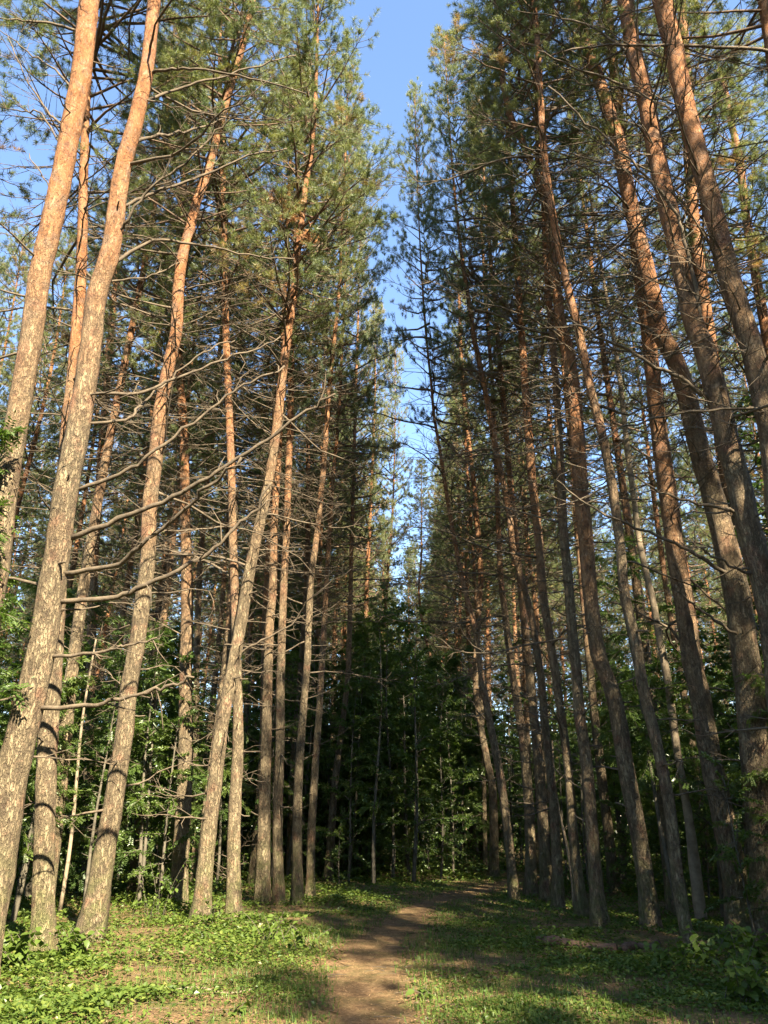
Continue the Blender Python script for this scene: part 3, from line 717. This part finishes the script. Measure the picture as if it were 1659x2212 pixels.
# slim broadleaf stem with no needles, right side
def grey_stem():
    base = (1515, 1992, 27)
    X0, Y0 = on_ground(*base[:2]); g0 = float(gz(X0, Y0))
    r = thing('dead_stem', 'slim pale broken stem leaning between the grey trunks on the right', 'dead tree', (X0, Y0, g0))
    P = []
    for p in [base, (1501, 1869, 25), (1491, 1768, 19), (1470, 1666, 17), (1453, 1564, 17), (1443, 1463, 17), (1425, 1400, 16), (1410, 1290, 14), (1383, 1194, 13), (1369, 1062, 12), (1354, 962, 12), (1344, 863, 11), (1325, 731, 8), (1292, 529, 6), (1271, 397, 5)]:
        v, t = on_plane(p[0], p[1], Y0); P.append((v.x - X0, 0, v.z - g0, p[2] / 1660 * t / 2))
    P = np.array(P); z = np.arange(-.1, P[-1, 2], .2)
    C = np.stack([gauss(np.interp(z, P[:, 2], P[:, 0]), 2), .03 * np.sin(z), z], -1)
    b = MB(); b.tube(C, np.interp(z, P[:, 2], P[:, 3]), 9, wob=.03)
    o = obj('trunk', b.mesh('trunk', M_PALE), r)
    for k in range(14):
        me, ln = DEAD['short'][rng.integers(6)]
        put_branch(r, me, rng.uniform(1.5, 13), C, None, rng.uniform(0, 6.28), rng.normal(.4, .2), .8)
grey_stem()

# ------------------------------------------------------------------ pines deep in the stand
TRACED = [(o.location.x, o.location.y) for o in bpy.data.objects if o.name.startswith('pine_tree')]
GEN = []
def generic_pine(i, with_work=True):
    H = 22.5
    z = np.arange(-.25, H, .45)
    a1, a2 = rng.uniform(.04, .16, 2); p1, p2 = rng.uniform(0, 6.28, 2)
    env = np.minimum(1, z.clip(0) / 4)
    C = np.stack([a1 * np.sin(z * .35 + p1) * env, a2 * np.sin(z * .3 + p2) * env, z], -1)
    R = np.maximum(.14 * (1 - z.clip(0) / (H * 1.03)) ** .75, .015)
    r = thing('pine_tree', 'slender pine deep in the stand behind the front rows', 'pine tree', (0, 0, 0), 'pines deep in the stand')
    obj('trunk', trunk_mesh(C, R, 10), r)
    c = obj('crown', CROWNS[i % len(CROWNS)][0], r, (0, 0, 10.8), (0, 0, rng.uniform(0, 6)), (.88, .88, 1))
    obj('limb', CROWNS[i % len(CROWNS)][1], c)
    if with_work:
        obj('bare_branchwork', WORK[i % len(WORK)], r, (0, 0, -1), None, (.9, .9, .9), 'stuff')
    return r

def axis_x(y): return 0.016 * y
SPOTS = []
def free(x, y, d):
    for a, b in TRACED:
        if (a - x) ** 2 + (b - y) ** 2 < d * d: return False
    for a, b, *_ in SPOTS:
        if (a - x) ** 2 + (b - y) ** 2 < d * d: return False
    return True
# rows that line the avenue beyond the traced pines
for y in np.arange(25, 62, 3.1):
    for s, off in ((-1, 2.9), (1, 3.3)):
        yy = y + random.uniform(-.6, .6); x = axis_x(yy) + s * off + random.uniform(-.3, .3)
        if free(x, yy, 1.3): SPOTS.append((x, yy, 'row'))
for y in np.arange(14, 44, 2.7):
    for s, off in ((-1, 4.4), (1, 4.9), (-1, 6.0)):
        yy = y + random.uniform(-.9, .9); x = axis_x(yy) + s * off + random.uniform(-.6, .6)
        if free(x, yy, 1.5): SPOTS.append((x, yy, 'rank'))
for k in range(60):
    yy = random.uniform(57, 74); x = axis_x(yy) + random.uniform(-4, 4)
    if free(x, yy, 1.7): SPOTS.append((x, yy, 'row'))
for k in range(4200):
    y = random.uniform(9, 74); hw = .62 * y + 4
    x = random.uniform(-hw, hw)
    if abs(x - axis_x(y)) < (4.6 if y < 26 else 4.0): continue
    if x < 0 and y < 12.5 and x > -7: continue
    if x > 0 and y < 13 and x < 7.2: continue
    if x > 3 and y < 45 and random.random() < .64: continue
    if x > .33 * y and y < 40 and random.random() < .4: continue
    if x < -.36 * y and y < 34 and random.random() < .65: continue
    if free(x, y, 2.6 if y < 28 else 2.2): SPOTS.append((x, y, 'deep'))
    if len(SPOTS) > 250: break
first = []
for i in range(5): first.append(generic_pine(i))
used = 0
for (x, y, kd) in SPOTS:
    s = random.uniform(.88, 1.07); rz = random.uniform(0, 6.28); loc = (x, y, float(gz(x, y)))
    if kd == 'row': lab, grp = 'pine of the far rows lining the avenue beyond the path bend', 'pines of the far avenue rows'
    elif kd == 'rank': lab, grp = 'slim pine of the second rank close behind the pines that edge the path', 'pines of the second rank'; s *= .92
    else: lab, grp = 'slender pine deep in the stand behind the front rows', 'pines deep in the stand'
    if used < 5:
        o = first[used]; o.location = loc; o.rotation_euler.z = rz; o.scale = (s,) * 3; o['label'] = lab; o['group'] = grp
    else:
        o = copy_thing(first[used % 5], loc, rz, s, lab, grp)
    used += 1

# pines of the same stand that flank and follow the path outside the picture, added unseen to shade it
def glade(x, y):
    """a gap shaped in the unseen stand, behind and to the right of the viewpoint, to let the sun in"""
    dx, dy = x - 5.2, y + 8.5; c, s_ = math.sin(SUN_AZ), -math.cos(SUN_AZ)
    if abs(dx * c + dy * s_) < 12 and -5.0 < dx * s_ - dy * c < 4.0: return True
    dx, dy = x - 5.4, y - 10.0                       # a second narrow slit, shaped to let sun onto the right hand trunks
    return 3 < dx * c + dy * s_ < 28 and abs(dx * s_ - dy * c) < 1.3
def off_frame():
    out = [(-4.2, -4.0), (6.4, 2.6), (10.2, 2.4), (7.4, -2.4), (10.4, 6.0), (11.0, -9.6), (10.0, -13.2), (11.2, -7.6), (12.6, -11.0), (11.9, -4.6), (13.8, -8.4), (14.8, -12.5), (10.9, -1.6)]
    for k in range(3000):
        x = random.uniform(3.9, 38); y = random.uniform(-36, 9)
        if x < .8 * y + 2.5: continue
        if x < 4.2 and y < 0: continue
        if glade(x, y): continue
        if all((x - a) ** 2 + (y - b) ** 2 > 3.3 ** 2 for a, b in out) and free(x, y, 2.2): out.append((x, y))
        if len(out) > 95: break
    for k in range(400):
        x = random.uniform(-14, -4.4); y = random.uniform(-12, 5)
        if -x < .8 * y + 2.5: continue
        if all((x - a) ** 2 + (y - b) ** 2 > 3.0 ** 2 for a, b in out) and free(x, y, 2.2): out.append((x, y))
        if len(out) > 120: break
    return out
for i, (x, y) in enumerate(off_frame()):
    o = copy_thing(first[i % 5], (x, y, float(gz(x, y))), random.uniform(0, 6.28), random.uniform(.9, 1.08), 'pine of the stand beside the viewpoint, outside the picture', 'pines outside the picture')

# ------------------------------------------------------------------ broadleaf understorey
def leaflet(o, d, up, ln, wd):
    """folded leaf of four triangles"""
    s = np.cross(d, up); s /= np.linalg.norm(s) + 1e-9
    m = o + d * ln * .5
    t = o + d * ln + up * (-.12 * ln)
    return [o, m + s * wd * .5 - up * .08 * ln, t, m - s * wd * .5 - up * .08 * ln, m + up * .03 * ln]

class Leaves:
    def __init__(self): self.O, self.D, self.U, self.L, self.W, self.T = [], [], [], [], [], []
    def add(self, o, d, u, l, w_, t):
        self.O.append(o); self.D.append(d); self.U.append(u); self.L.append(l); self.W.append(w_); self.T.append(t)
    def into(self, b):
        O, D, U = (np.array(a, float) for a in (self.O, self.D, self.U)); Ln = np.array(self.L)[:, None]; W = np.array(self.W)[:, None]
        S_ = np.cross(D, U); S_ /= np.linalg.norm(S_, axis=1)[:, None] + 1e-9
        U = np.cross(S_, D)
        m = O + D * Ln * .45
        v = np.stack([O, m + S_ * W * .5 + U * W * .12, O + D * Ln - U * Ln * .10, m - S_ * W * .5 + U * W * .12], 1)
        n = len(O); i = np.arange(n)[:, None] * 4
        f = np.concatenate([i + np.array([[0, 1, 2]]), i + np.array([[0, 2, 3]])], 0)
        b.add(v.reshape(-1, 3), f, np.repeat(np.array(self.T), 4))

def sapling(seed, H, nb, kind, zlo=.2, spread=1.3, per=1.0):
    """kind 'pinnate': feathered leaves; 'oval': single leaves"""
    global rng
    keep = rng; rng = np.random.default_rng(seed)
    sb, lf, lb = MB(), Leaves(), MB()
    for st in range(rng.integers(1, 3)):
        z = np.linspace(-.1, H * rng.uniform(.8, 1), 9); az = rng.uniform(0, 6.28); ln = rng.uniform(.02, .12)
        C = np.stack([math.cos(az) * ln * z + .05 * np.sin(z * 1.1 + st), math.sin(az) * ln * z + .05 * np.cos(z * .9 + st) - .05, z], -1)
        sb.tube(C, np.linspace(.012 + .0055 * H, .006, 9), 6, cap=False)
        for k in range(nb):
            zz = H * (zlo + (1 - zlo) * rng.uniform(0, 1) ** .85) * .97; f = zz / H
            o = np.array([np.interp(zz, z, C[:, 0]), np.interp(zz, z, C[:, 1]), zz])
            a = rng.uniform(0, 6.28); e = rng.normal(.45, .4)
            ln = spread * rng.uniform(.4, 1.1) * (1.15 - .75 * f)
            pts = [o]; p = o
            for i in range(5):
                a += rng.normal(0, .15); e += rng.normal(-.08, .1)
                p = p + np.array([math.cos(a) * math.cos(e), math.sin(a) * math.cos(e), math.sin(e)]) * ln / 5; pts.append(p)
            pts = np.array(pts); sb.tube(pts, np.linspace(.010, .003, 6), 4, cap=False)
            tb = rng.uniform(.2, .8)
            nl = int(ln * (24 if kind == 'pinnate' else 130) * per) + 4
            for q in range(nl):
                s = rng.uniform(.2, 1) * 5; i0 = min(int(s), 4)
                bp = pts[i0] + (pts[i0 + 1] - pts[i0]) * (s - i0); bd = nrm(pts[i0 + 1] - pts[i0]); h, u_ = perp(bd)
                d = nrm(bd * rng.uniform(.2, 1) + h * rng.choice([-1, 1]) * rng.uniform(.4, 1) + np.array([0, 0, rng.normal(-.15, .45)]))
                up = nrm(np.array([rng.normal(0, .6), rng.normal(0, .6), 1.]))
                t = tb + rng.normal(0, .12)
                if kind == 'pinnate':
                    rl = rng.uniform(.16, .30); hs = nrm(np.cross(d, up)); npair = rng.integers(4, 7)
                    for w_ in range(npair):
                        c = bp + d * rl * (.2 + .8 * w_ / npair) + np.array([0, 0, -.06 * rl * w_])
                        for sg in (-1, 1):
                            lf.add(c, nrm(d * .55 + hs * sg + np.array([0, 0, -.15])), up, rng.uniform(.06, .095), .034, t)
                    lf.add(bp + d * rl, d, up, .08, .028, t)
                else:
                    lf.add(bp + d * .03, d, up, rng.uniform(.05, .09), rng.uniform(.036, .06), t)
    lf.into(lb)
    rng = keep
    return sb.mesh('stem', M_STEM), lb.mesh('foliage', M_LEAF, False)

SAP = {'pinnate': [sapling(500 + i, h, n, 'pinnate', zl, 1.5) for i, (h, n, zl) in enumerate([(7.5, 52, .25), (6.5, 46, .15), (8.5, 56, .3)])],
       'oval': [sapling(520 + i, h, n, 'oval', zl, 1.4) for i, (h, n, zl) in enumerate([(6.0, 54, .10), (7.5, 64, .14), (4.0, 36, .06)])]}
SAPH = {'pinnate': [7.5, 6.5, 8.5], 'oval': [6.0, 7.5, 4.0]}
def plant_sapling(kind, k, x, y, h, label, group=None, name='broadleaf_sapling', cat='sapling'):
    if kind == 'oval' and k == 2 and h > 3.4: k = 0 if h < 6.5 else 1
    s = h / SAPH[kind][k]
    r = thing(name, label, cat, (x, y, float(gz(x, y))), group, random.uniform(0, 6.28), s)
    obj('stem', SAP[kind][k][0], r); obj('foliage', SAP[kind][k][1], r)
    return r

plant_sapling('pinnate', 0, -5.3, 8.5, 6.2, 'feather leaved sapling at the left edge with bright sunlit fronds across the big pine')
plant_sapling('oval', 1, -7.0, 9.4, 9.0, 'oval leaved sapling high at the left edge under the sky')
plant_sapling('pinnate', 1, -4.9, 17.2, 6.0, 'feather leaved sapling between the straight pine and the dark pine group')
plant_sapling('oval', 0, 7.6, 12.8, 9.5, 'tall round leaved sapling behind the trunks of the right edge')
plant_sapling('pinnate', 2, 5.0, 14.6, 7.2, 'feather leaved sapling in the shade between the right hand pines')
plant_sapling('oval', 2, 4.7, 11.0, 2.3, 'low leafy sapling at the foot of the split looking pine')
plant_sapling('oval', 2, -1.05, 20.2, 1.5, 'bright low shrub on the left bank where the path bends', name='shrub', cat='shrub')
US = []
n_ = 0
def thicket(x, y, h):
    plant_sapling('oval' if random.random() < .65 else 'pinnate', random.randrange(3), x, y, h, 'broadleaf sapling of the dark thicket closing the path end', 'saplings of the thicket at the path end')
for k in range(900):
    y = random.uniform(22.5, 38); x = random.uniform(-4.2, 5.5)
    if y < 27 and abs(x - path_x(y)) < 1.5: continue
    if any((x - a) ** 2 + (y - b) ** 2 < .95 ** 2 for a, b in US): continue
    US.append((x, y)); thicket(x, y, random.uniform(5.5, 9.2))
    if len(US) > 62: break
for k in range(5000):
    y = random.uniform(11, 42)
    x = random.uniform(-.56 * y - 2, .56 * y + 2)
    if -4.2 < x < 5.5 and 22 < y < 39: continue
    ax = axis_x(y)
    if y < 27 and abs(x - ax) < 4.4 - max(0, (y - 20)) * .25: continue
    if y < 16 and abs(x) < 5.6: continue
    dmin = 1.25 if y < 30 else 1.9
    if any((x - a) ** 2 + (y - b) ** 2 < dmin ** 2 for a, b in US): continue
    US.append((x, y))
    kind = 'pinnate' if random.random() < .5 else 'oval'
    mid = False
    h = random.uniform(3.6, 7.2)
    if mid: plant_sapling(kind, random.randrange(3), x, y, h, 'broadleaf sapling of the dark thicket closing the path end', 'saplings of the thicket at the path end')
    else: plant_sapling(kind, random.randrange(3), x, y, h, 'broadleaf sapling growing among the pines behind the front rows', 'saplings among the pines')
    n_ += 1
    if n_ > 235: break

def far_wood():
    """the wood far behind, one mass of leaves from the floor up"""
    n = 150000
    Y = rng.uniform(46, 84, n); X = rng.uniform(-1, 1, n) * (.62 * Y + 6)
    k = 110000                                      # unseen ring of the same wood behind the viewpoint, added to block sky light
    a_ = rng.uniform(math.pi * .86, math.pi * 2.14, k); r_ = rng.uniform(24, 40, k)
    Y = np.concatenate([Y, r_ * np.sin(a_) + 2]); X = np.concatenate([X, r_ * np.cos(a_)]); n += k
    hh = 8.5 + 2.5 * np.sin(X * .35 + 1) + 1.5 * np.sin(X * .9 + Y * .4)
    Z = hh * rng.uniform(0, 1, n) ** .8
    lf = Leaves(); lf.O = np.stack([X, Y, Z], -1); lf.D = rng.normal(size=(n, 3)); lf.D /= np.linalg.norm(lf.D, axis=1)[:, None]
    lf.U = rng.normal(size=(n, 3)) * .5 + np.array([0, 0, 1.]); lf.L = rng.uniform(.22, .5, n); lf.W = rng.uniform(.14, .32, n); lf.T = rng.uniform(.1, .8, n)
    b = MB(); lf.into(b)
    o = obj('far_wood', b.mesh('far_wood', M_LEAF, False), kind='stuff')
    o['label'] = 'dark green wood closing the view far behind the trunks'; o['category'] = 'wood'
far_wood()
def undergrowth():
    n = 90000
    Y = rng.uniform(19, 47, n); X = rng.uniform(-1, 1, n) * (.58 * Y + 2)
    ok = (np.abs(X - path_x(Y)) > 1.3) & ((np.abs(X) > 3.6) | (Y > 25))
    X, Y = X[ok], Y[ok]; n = len(X)
    hh = .55 + .45 * np.sin(X * 1.1 + 1) * np.sin(Y * .8) + .3 * np.sin(X * 2.3 + Y)
    Z = np.clip(hh, .12, 2) * rng.uniform(0, 1, n) ** .8 + gz(X, Y)
    lf = Leaves(); lf.O = np.stack([X, Y, Z], -1); D = rng.normal(size=(n, 3)) * np.array([1, 1, .4]); lf.D = D / np.linalg.norm(D, axis=1)[:, None]
    lf.U = rng.normal(size=(n, 3)) * .4 + np.array([0, 0, 1.]); lf.L = rng.uniform(.07, .15, n); lf.W = rng.uniform(.05, .1, n); lf.T = rng.uniform(.1, .8, n)
    b = MB(); lf.into(b)
    o = obj('undergrowth', b.mesh('undergrowth', M_LEAF, False), kind='stuff')
    o['label'] = 'leafy undergrowth on the floor among the rear trunks'; o['category'] = 'undergrowth'
undergrowth()

n_ = 0; OU = []  # unseen saplings beside and behind the viewpoint, added to hold back sky light
for k in range(3000):
    y = random.uniform(-24, 8); x = random.uniform(-20, 24)
    if abs(x) < 5.2 or abs(x) < .7 * y + 4.2: continue
    if glade(x, y): continue
    if any((x - a) ** 2 + (y - b) ** 2 < 2.1 ** 2 for a, b in OU): continue
    OU.append((x, y)); n_ += 1
    plant_sapling(random.choice(['pinnate', 'oval']), random.randrange(3), x, y, random.uniform(3.5, 6.5), 'broadleaf sapling beside the viewpoint, outside the picture', 'saplings outside the picture')
    if n_ > 75: break

# ------------------------------------------------------------------ ground cover
def area_points(n, y0, y1, dens):
    y = y0 * (y1 / y0) ** rng.uniform(0, 1, n)
    x = rng.uniform(-1, 1, n) * (.58 * y + 2.5)
    keep = rng.uniform(0, 1, n) < dens(x, y)
    return x[keep], y[keep]
def patchy(x, y):
    return .5 + .25 * np.sin(1.7 * x + .8 * y + 1) + .2 * np.sin(2.9 * y - 1.3 * x) + .15 * np.sin(5.1 * x + 3) * np.sin(4.3 * y)
def dpath(x, y): return np.abs(x - path_x(y)) / path_w(y)
def herb_d(x, y):
    d = dpath(x, y)
    base = np.clip((d - .8) / 1.3, 0, 1) * np.clip(patchy(x, y) * 1.9 - .42, .04, 1)
    return base
def scatter_herbs():
    x, y = area_points(480000, 5.5, 32, herb_d)
    n = len(x)
    bump = np.clip(patchy(x * .7 + 2, y * .7), 0, 1)
    lush = np.where(x < path_x(y), 1.0, .65) * np.clip((dpath(x, y) - 1) / 4, .15, 1)
    h = rng.uniform(.01, 1, n) * (.02 + .22 * lush * bump ** 1.5)
    z = gz(x, y) + h
    a = rng.uniform(0, 6.283, n); e = rng.normal(.12, .35, n)
    D = np.stack([np.cos(a) * np.cos(e), np.sin(a) * np.cos(e), np.sin(e)], -1)
    U = np.stack([rng.normal(0, .35, n), rng.normal(0, .35, n), np.ones(n)], -1)
    lf = Leaves(); lf.O = np.stack([x, y, z], -1); lf.D = D; lf.U = U
    lf.L = rng.uniform(.016, .052, n) * (1 + .03 * y) * (.7 + .5 * lush); lf.W = np.array(lf.L) * rng.uniform(.5, .85, n)
    lf.T = np.clip(rng.normal(.5, .2, n), 0, 1)
    b = MB(); lf.into(b)
    o = obj('ground_herbs', b.mesh('ground_herbs', M_HERB, False), kind='stuff')
    o['label'] = 'low green herbs covering the forest floor on both sides of the path'; o['category'] = 'herbs'
def scatter_grass():
    def gd(x, y):
        d = dpath(x, y)
        return np.clip((d - .55) / 1.1, 0, 1) * np.clip(.9 - (d - 1) * .12, .12, 1) * np.clip(patchy(y * .9, x * 1.1) * 1.2, .1, 1)
    x, y = area_points(200000, 5.5, 24, gd)
    n = len(x)
    z = gz(x, y) - .01
    ln = rng.uniform(.03, .11, n) * np.where(rng.random(n) < .01, 2.0, 1)
    a = rng.uniform(0, 6.283, n); lean = rng.uniform(.1, .9, n)
    d = np.stack([np.cos(a), np.sin(a), np.zeros(n)], -1)
    s = np.stack([-np.sin(a), np.cos(a), np.zeros(n)], -1) * (rng.uniform(.002, .0045, n) * (1 + y * .04))[:, None]
    o = np.stack([x, y, z], -1); up = np.array([0, 0, 1.])
    m = o + up * (ln * .6)[:, None] + d * (ln * lean * .3)[:, None]
    t = o + up * (ln * (1 - lean * .35))[:, None] + d * (ln * lean)[:, None]
    v = np.stack([o - s, o + s, m + s * .8, m - s * .8, t], 1)
    i = np.arange(n)[:, None] * 5
    f = np.concatenate([i + np.array([[0, 1, 2]]), i + np.array([[0, 2, 3]]), i + np.array([[3, 2, 4]])])
    b = MB(); b.add(v.reshape(-1, 3), f, np.repeat(np.clip(rng.normal(.45, .25, n), 0, 1), 5))
    q = obj('grass', b.mesh('grass', M_GRASS, False), kind='stuff')
    q['label'] = 'thin short grass along the edges of the needle path'; q['category'] = 'grass'
def scatter_litter():
    def ld(x, y):
        d = dpath(x, y)
        return np.clip(1.4 - d * .22, .25, 1)
    x, y = area_points(130000, 5.5, 22, ld)
    n = len(x)
    d_ = dpath(x, y)
    z = gz(x, y) - .03 * np.exp(-d_ ** 2) + .016 + rng.uniform(0, .012, n)
    a = rng.uniform(0, 6.283, n); ln = rng.uniform(.02, .06, n); w_ = rng.uniform(.0016, .0042, n) * (1 + .05 * y)
    d = np.stack([np.cos(a), np.sin(a), rng.normal(0, .12, n)], -1); s = np.stack([-np.sin(a), np.cos(a), np.zeros(n)], -1)
    o = np.stack([x, y, z], -1)
    v = np.stack([o - s * w_[:, None], o + s * w_[:, None], o + d * ln[:, None]], 1)
    b = MB(); b.add(v.reshape(-1, 3), np.arange(n * 3).reshape(-1, 3), np.repeat(rng.uniform(0, 1, n), 3))
    q = obj('needle_litter', b.mesh('needle_litter', M_LITTER, False), kind='stuff')
    q['label'] = 'brown fallen pine needles strewn over the path and the floor'; q['category'] = 'needle litter'
def scatter_twigs():
    b = MB()
    x, y = area_points(1500, 5.8, 18, lambda x, y: np.full(len(x), .6))
    for i in range(len(x)):
        a = rng.uniform(0, 6.28); ln = rng.uniform(.06, .35); k = rng.normal(0, .3)
        p0 = np.array([x[i], y[i], float(gz(x[i], y[i])) + .012])
        p1 = p0 + np.array([math.cos(a), math.sin(a), .05]) * ln * .5; p2 = p1 + np.array([math.cos(a + k), math.sin(a + k), -.03]) * ln * .5
        r = rng.uniform(.0025, .006); b.tube(np.array([p0, p1, p2]), [r, r * .8, r * .5], 4, cap=False)
    q = obj('twig_litter', b.mesh('twig_litter', M_DEAD), kind='stuff')
    q['label'] = 'small broken twigs lying on the needles and the grass'; q['category'] = 'twigs'
scatter_herbs(); scatter_grass(); scatter_litter(); scatter_twigs()

# ------------------------------------------------------------------ plants one can pick out
def leaf_piece(shape, ln):
    b = MB()
    prof = {'oval': [(0, .03), (.2, .26), (.45, .34), (.7, .24), (.88, .1), (1, 0)], 'toothed': [(0, .05), (.15, .34), (.25, .30), (.42, .42), (.5, .32), (.68, .30), (.74, .2), (.9, .12), (1, 0)]}[shape]
    V = []
    for s, wd in prof:
        zc = -.22 * s * s * ln
        V += [(s * ln, -wd * ln, zc + .16 * wd * ln), (s * ln, 0, zc), (s * ln, wd * ln, zc + .16 * wd * ln)]
    F = []
    for i in range(len(prof) - 1):
        a = i * 3
        F += [(a, a + 3, a + 4, a + 1), (a + 1, a + 4, a + 5, a + 2)]
    b.add(V, F, .45)
    return b.mesh('leaf', M_HERB)
LEAF_T = [leaf_piece('toothed', .10), leaf_piece('toothed', .13)]
LEAF_O = [leaf_piece('oval', .08), leaf_piece('oval', .11)]
def leafy_plant(name, label, cat, x, y, H, nst, nleaf, leaves, spread=.25, group=None):
    g0 = float(gz(x, y)); r = thing(name, label, cat, (x, y, g0), group)
    for s in range(nst):
        a = rng.uniform(0, 6.28); h = H * rng.uniform(.65, 1.0); sp = spread * rng.uniform(.4, 1)
        t = np.linspace(0, 1, 6)
        ox, oy = rng.normal(0, spread * .25, 2)
        C = np.stack([ox + math.cos(a) * sp * t ** 1.6, oy + math.sin(a) * sp * t ** 1.6, -.02 + h * t * (1 - .12 * t)], -1)
        b = MB(); b.tube(C, np.linspace(.005, .0025, 6), 4, cap=False)
        obj('stem', b.mesh('stem', M_STEM), r)
        for k in range(nleaf):
            u = .22 + .78 * (k + rng.uniform(0, 1)) / nleaf
            p = [np.interp(u, t, C[:, i]) for i in range(3)]
            obj('leaf', leaves[rng.integers(len(leaves))], r, p, (rng.normal(0, .35), rng.normal(.15, .35), k * 2.4 + rng.normal(0, .4)), rng.uniform(.45, .95) * (1.1 - .35 * abs(u - .5)))
    return r
def at_px(px, py): return on_ground(px, py)
for lab, px, py, H, ns, nl, lv, sp, nm, ct in [
    ('bramble with large toothed leaves filling the lower right corner', 1610, 2165, .55, 13, 11, LEAF_T, .45, 'bramble_bush', 'bramble'),
    ('leafy bramble below the thick pine at the right edge', 1560, 2085, .55, 13, 11, LEAF_T, .45, 'bramble_bush', 'bramble'),
    ('leafy bramble reaching left beyond the end of the fallen log', 1465, 2095, .45, 11, 10, LEAF_T, .4, 'bramble_bush', 'bramble'),
    ('shaded bramble at the right edge between the other two', 1655, 2110, .65, 12, 11, LEAF_T, .45, 'bramble_bush', 'bramble'),
    ('pale dry bush at the foot of the straight slim pine', 325, 1985, 1.1, 9, 9, LEAF_O, .45, 'dry_bush', 'bush'),
    ('nettle like clump left of the path with bright broad leaves', 585, 2035, .50, 10, 8, LEAF_O, .40, 'nettle_clump', 'nettles'),
    ('second broad leaved clump nearer the edge of the path', 665, 2050, .38, 8, 7, LEAF_O, .35, 'nettle_clump', 'nettles'),
    ('sunlit leafy clump between the feet of the two left pines', 155, 2085, .5, 13, 11, LEAF_T, .4, 'leafy_herb', 'herb'),
    ('leafy clump at the left edge in front of the thick pine', 30, 2110, .55, 12, 11, LEAF_T, .45, 'leafy_herb', 'herb'),
    ('fresh green clump at the foot of the tall leaning pine', 450, 2010, .55, 7, 8, LEAF_O, .3, 'leafy_herb', 'herb'),
    ('single big leaved plant low in the foreground left of the path', 500, 2190, .16, 3, 4, LEAF_T, .18, 'leafy_herb', 'herb'),
    ('light green herb at the right edge of the path in the foreground', 925, 2150, .14, 5, 5, LEAF_O, .2, 'leafy_herb', 'herb'),
    ('small herb beside the left end of the fallen log', 1150, 2010, .22, 4, 5, LEAF_O, .12, 'leafy_herb', 'herb')]:
    x, y = at_px(px, py)
    leafy_plant(nm, lab, ct, x, y, H, ns, nl, lv, sp)

# fallen log and dead wood
def log_between(p0, p1, r0, r1, name, label, mat, cat):
    x0, y0 = on_ground(*p0); x1, y1 = on_ground(*p1)
    n = 14; t = np.linspace(0, 1, n)
    r = thing(name, label, cat, (x0, y0, float(gz(x0, y0))))
    C = np.stack([(x1 - x0) * t, (y1 - y0) * t + .05 * np.sin(t * 5), r0 * .75 + .02 * np.sin(t * 7)], -1)
    b = MB(); b.tube(C, np.linspace(r0, r1, n) * rng.uniform(.88, 1.08, n), 12, wob=.07)
    obj('log_body', b.mesh('log_body', mat), r)
    for k in range(2 if r0 > .05 else 0):
        me, _ = DEAD['stub'][k]
        obj('broken_stub', me, r, C[3 + k * 3], (0, -.35, rng.uniform(0, 6)), .45)
    return r
log_between((1160, 2036), (1330, 2050), .07, .06, 'fallen_log', 'brown rotting log lying on the shaded floor right of the path', M_LOG, 'log')
log_between((1345, 2052), (1420, 2040), .06, .045, 'fallen_log', 'shorter piece of log behind the brambles at the end of the main log', M_LOG, 'log')
log_between((375, 2145), (545, 2142), .014, .008, 'fallen_branch', 'thin pale fallen branch on the sunlit needles in the left foreground', M_PALE, 'branch')
log_between((440, 1990), (560, 1998), .05, .03, 'fallen_branch', 'half hidden brown branch behind the bush by the leaning pine', M_LOG, 'branch')
def pole(px0, px1, w, label):
    x0, y0 = on_ground(*px0); v, t = on_plane(px1[0], px1[1], y0 + .3)
    r = thing('dead_stem', label, 'dead tree', (x0, y0, float(gz(x0, y0))))
    e = np.array([v.x - x0, .3, v.z - r.location.z]); s = np.linspace(0, 1, 12)[:, None]
    C = e[None] * s; C[:, 0] += .04 * np.sin(s[:, 0] * 7)
    b = MB(); b.tube(C, np.linspace(w, w * .45, 12), 7, wob=.05)
    obj('trunk', b.mesh('trunk', M_PALE), r)
    for k in range(6):
        me, _ = DEAD['short'][k]
        put_branch(r, me, C[3 + k, 2], C, None, rng.uniform(0, 6.28), rng.normal(.4, .2), .6)
pole((128, 1975), (205, 1380), .04, 'thin pale dead sapling standing between the shaded pine and the sunlit leaning pine')
pole((288, 1930), (300, 1760), .022, 'short bare stick in the dark behind the sunlit leaning pine')
pole((1241, 1968), (1190, 1600), .035, 'thin sunlit pole leaning on the pine right of the path')
pole((500, 1960), (508, 1800), .03, 'mossy broken stick between the leaning pine and the darker slim pine')
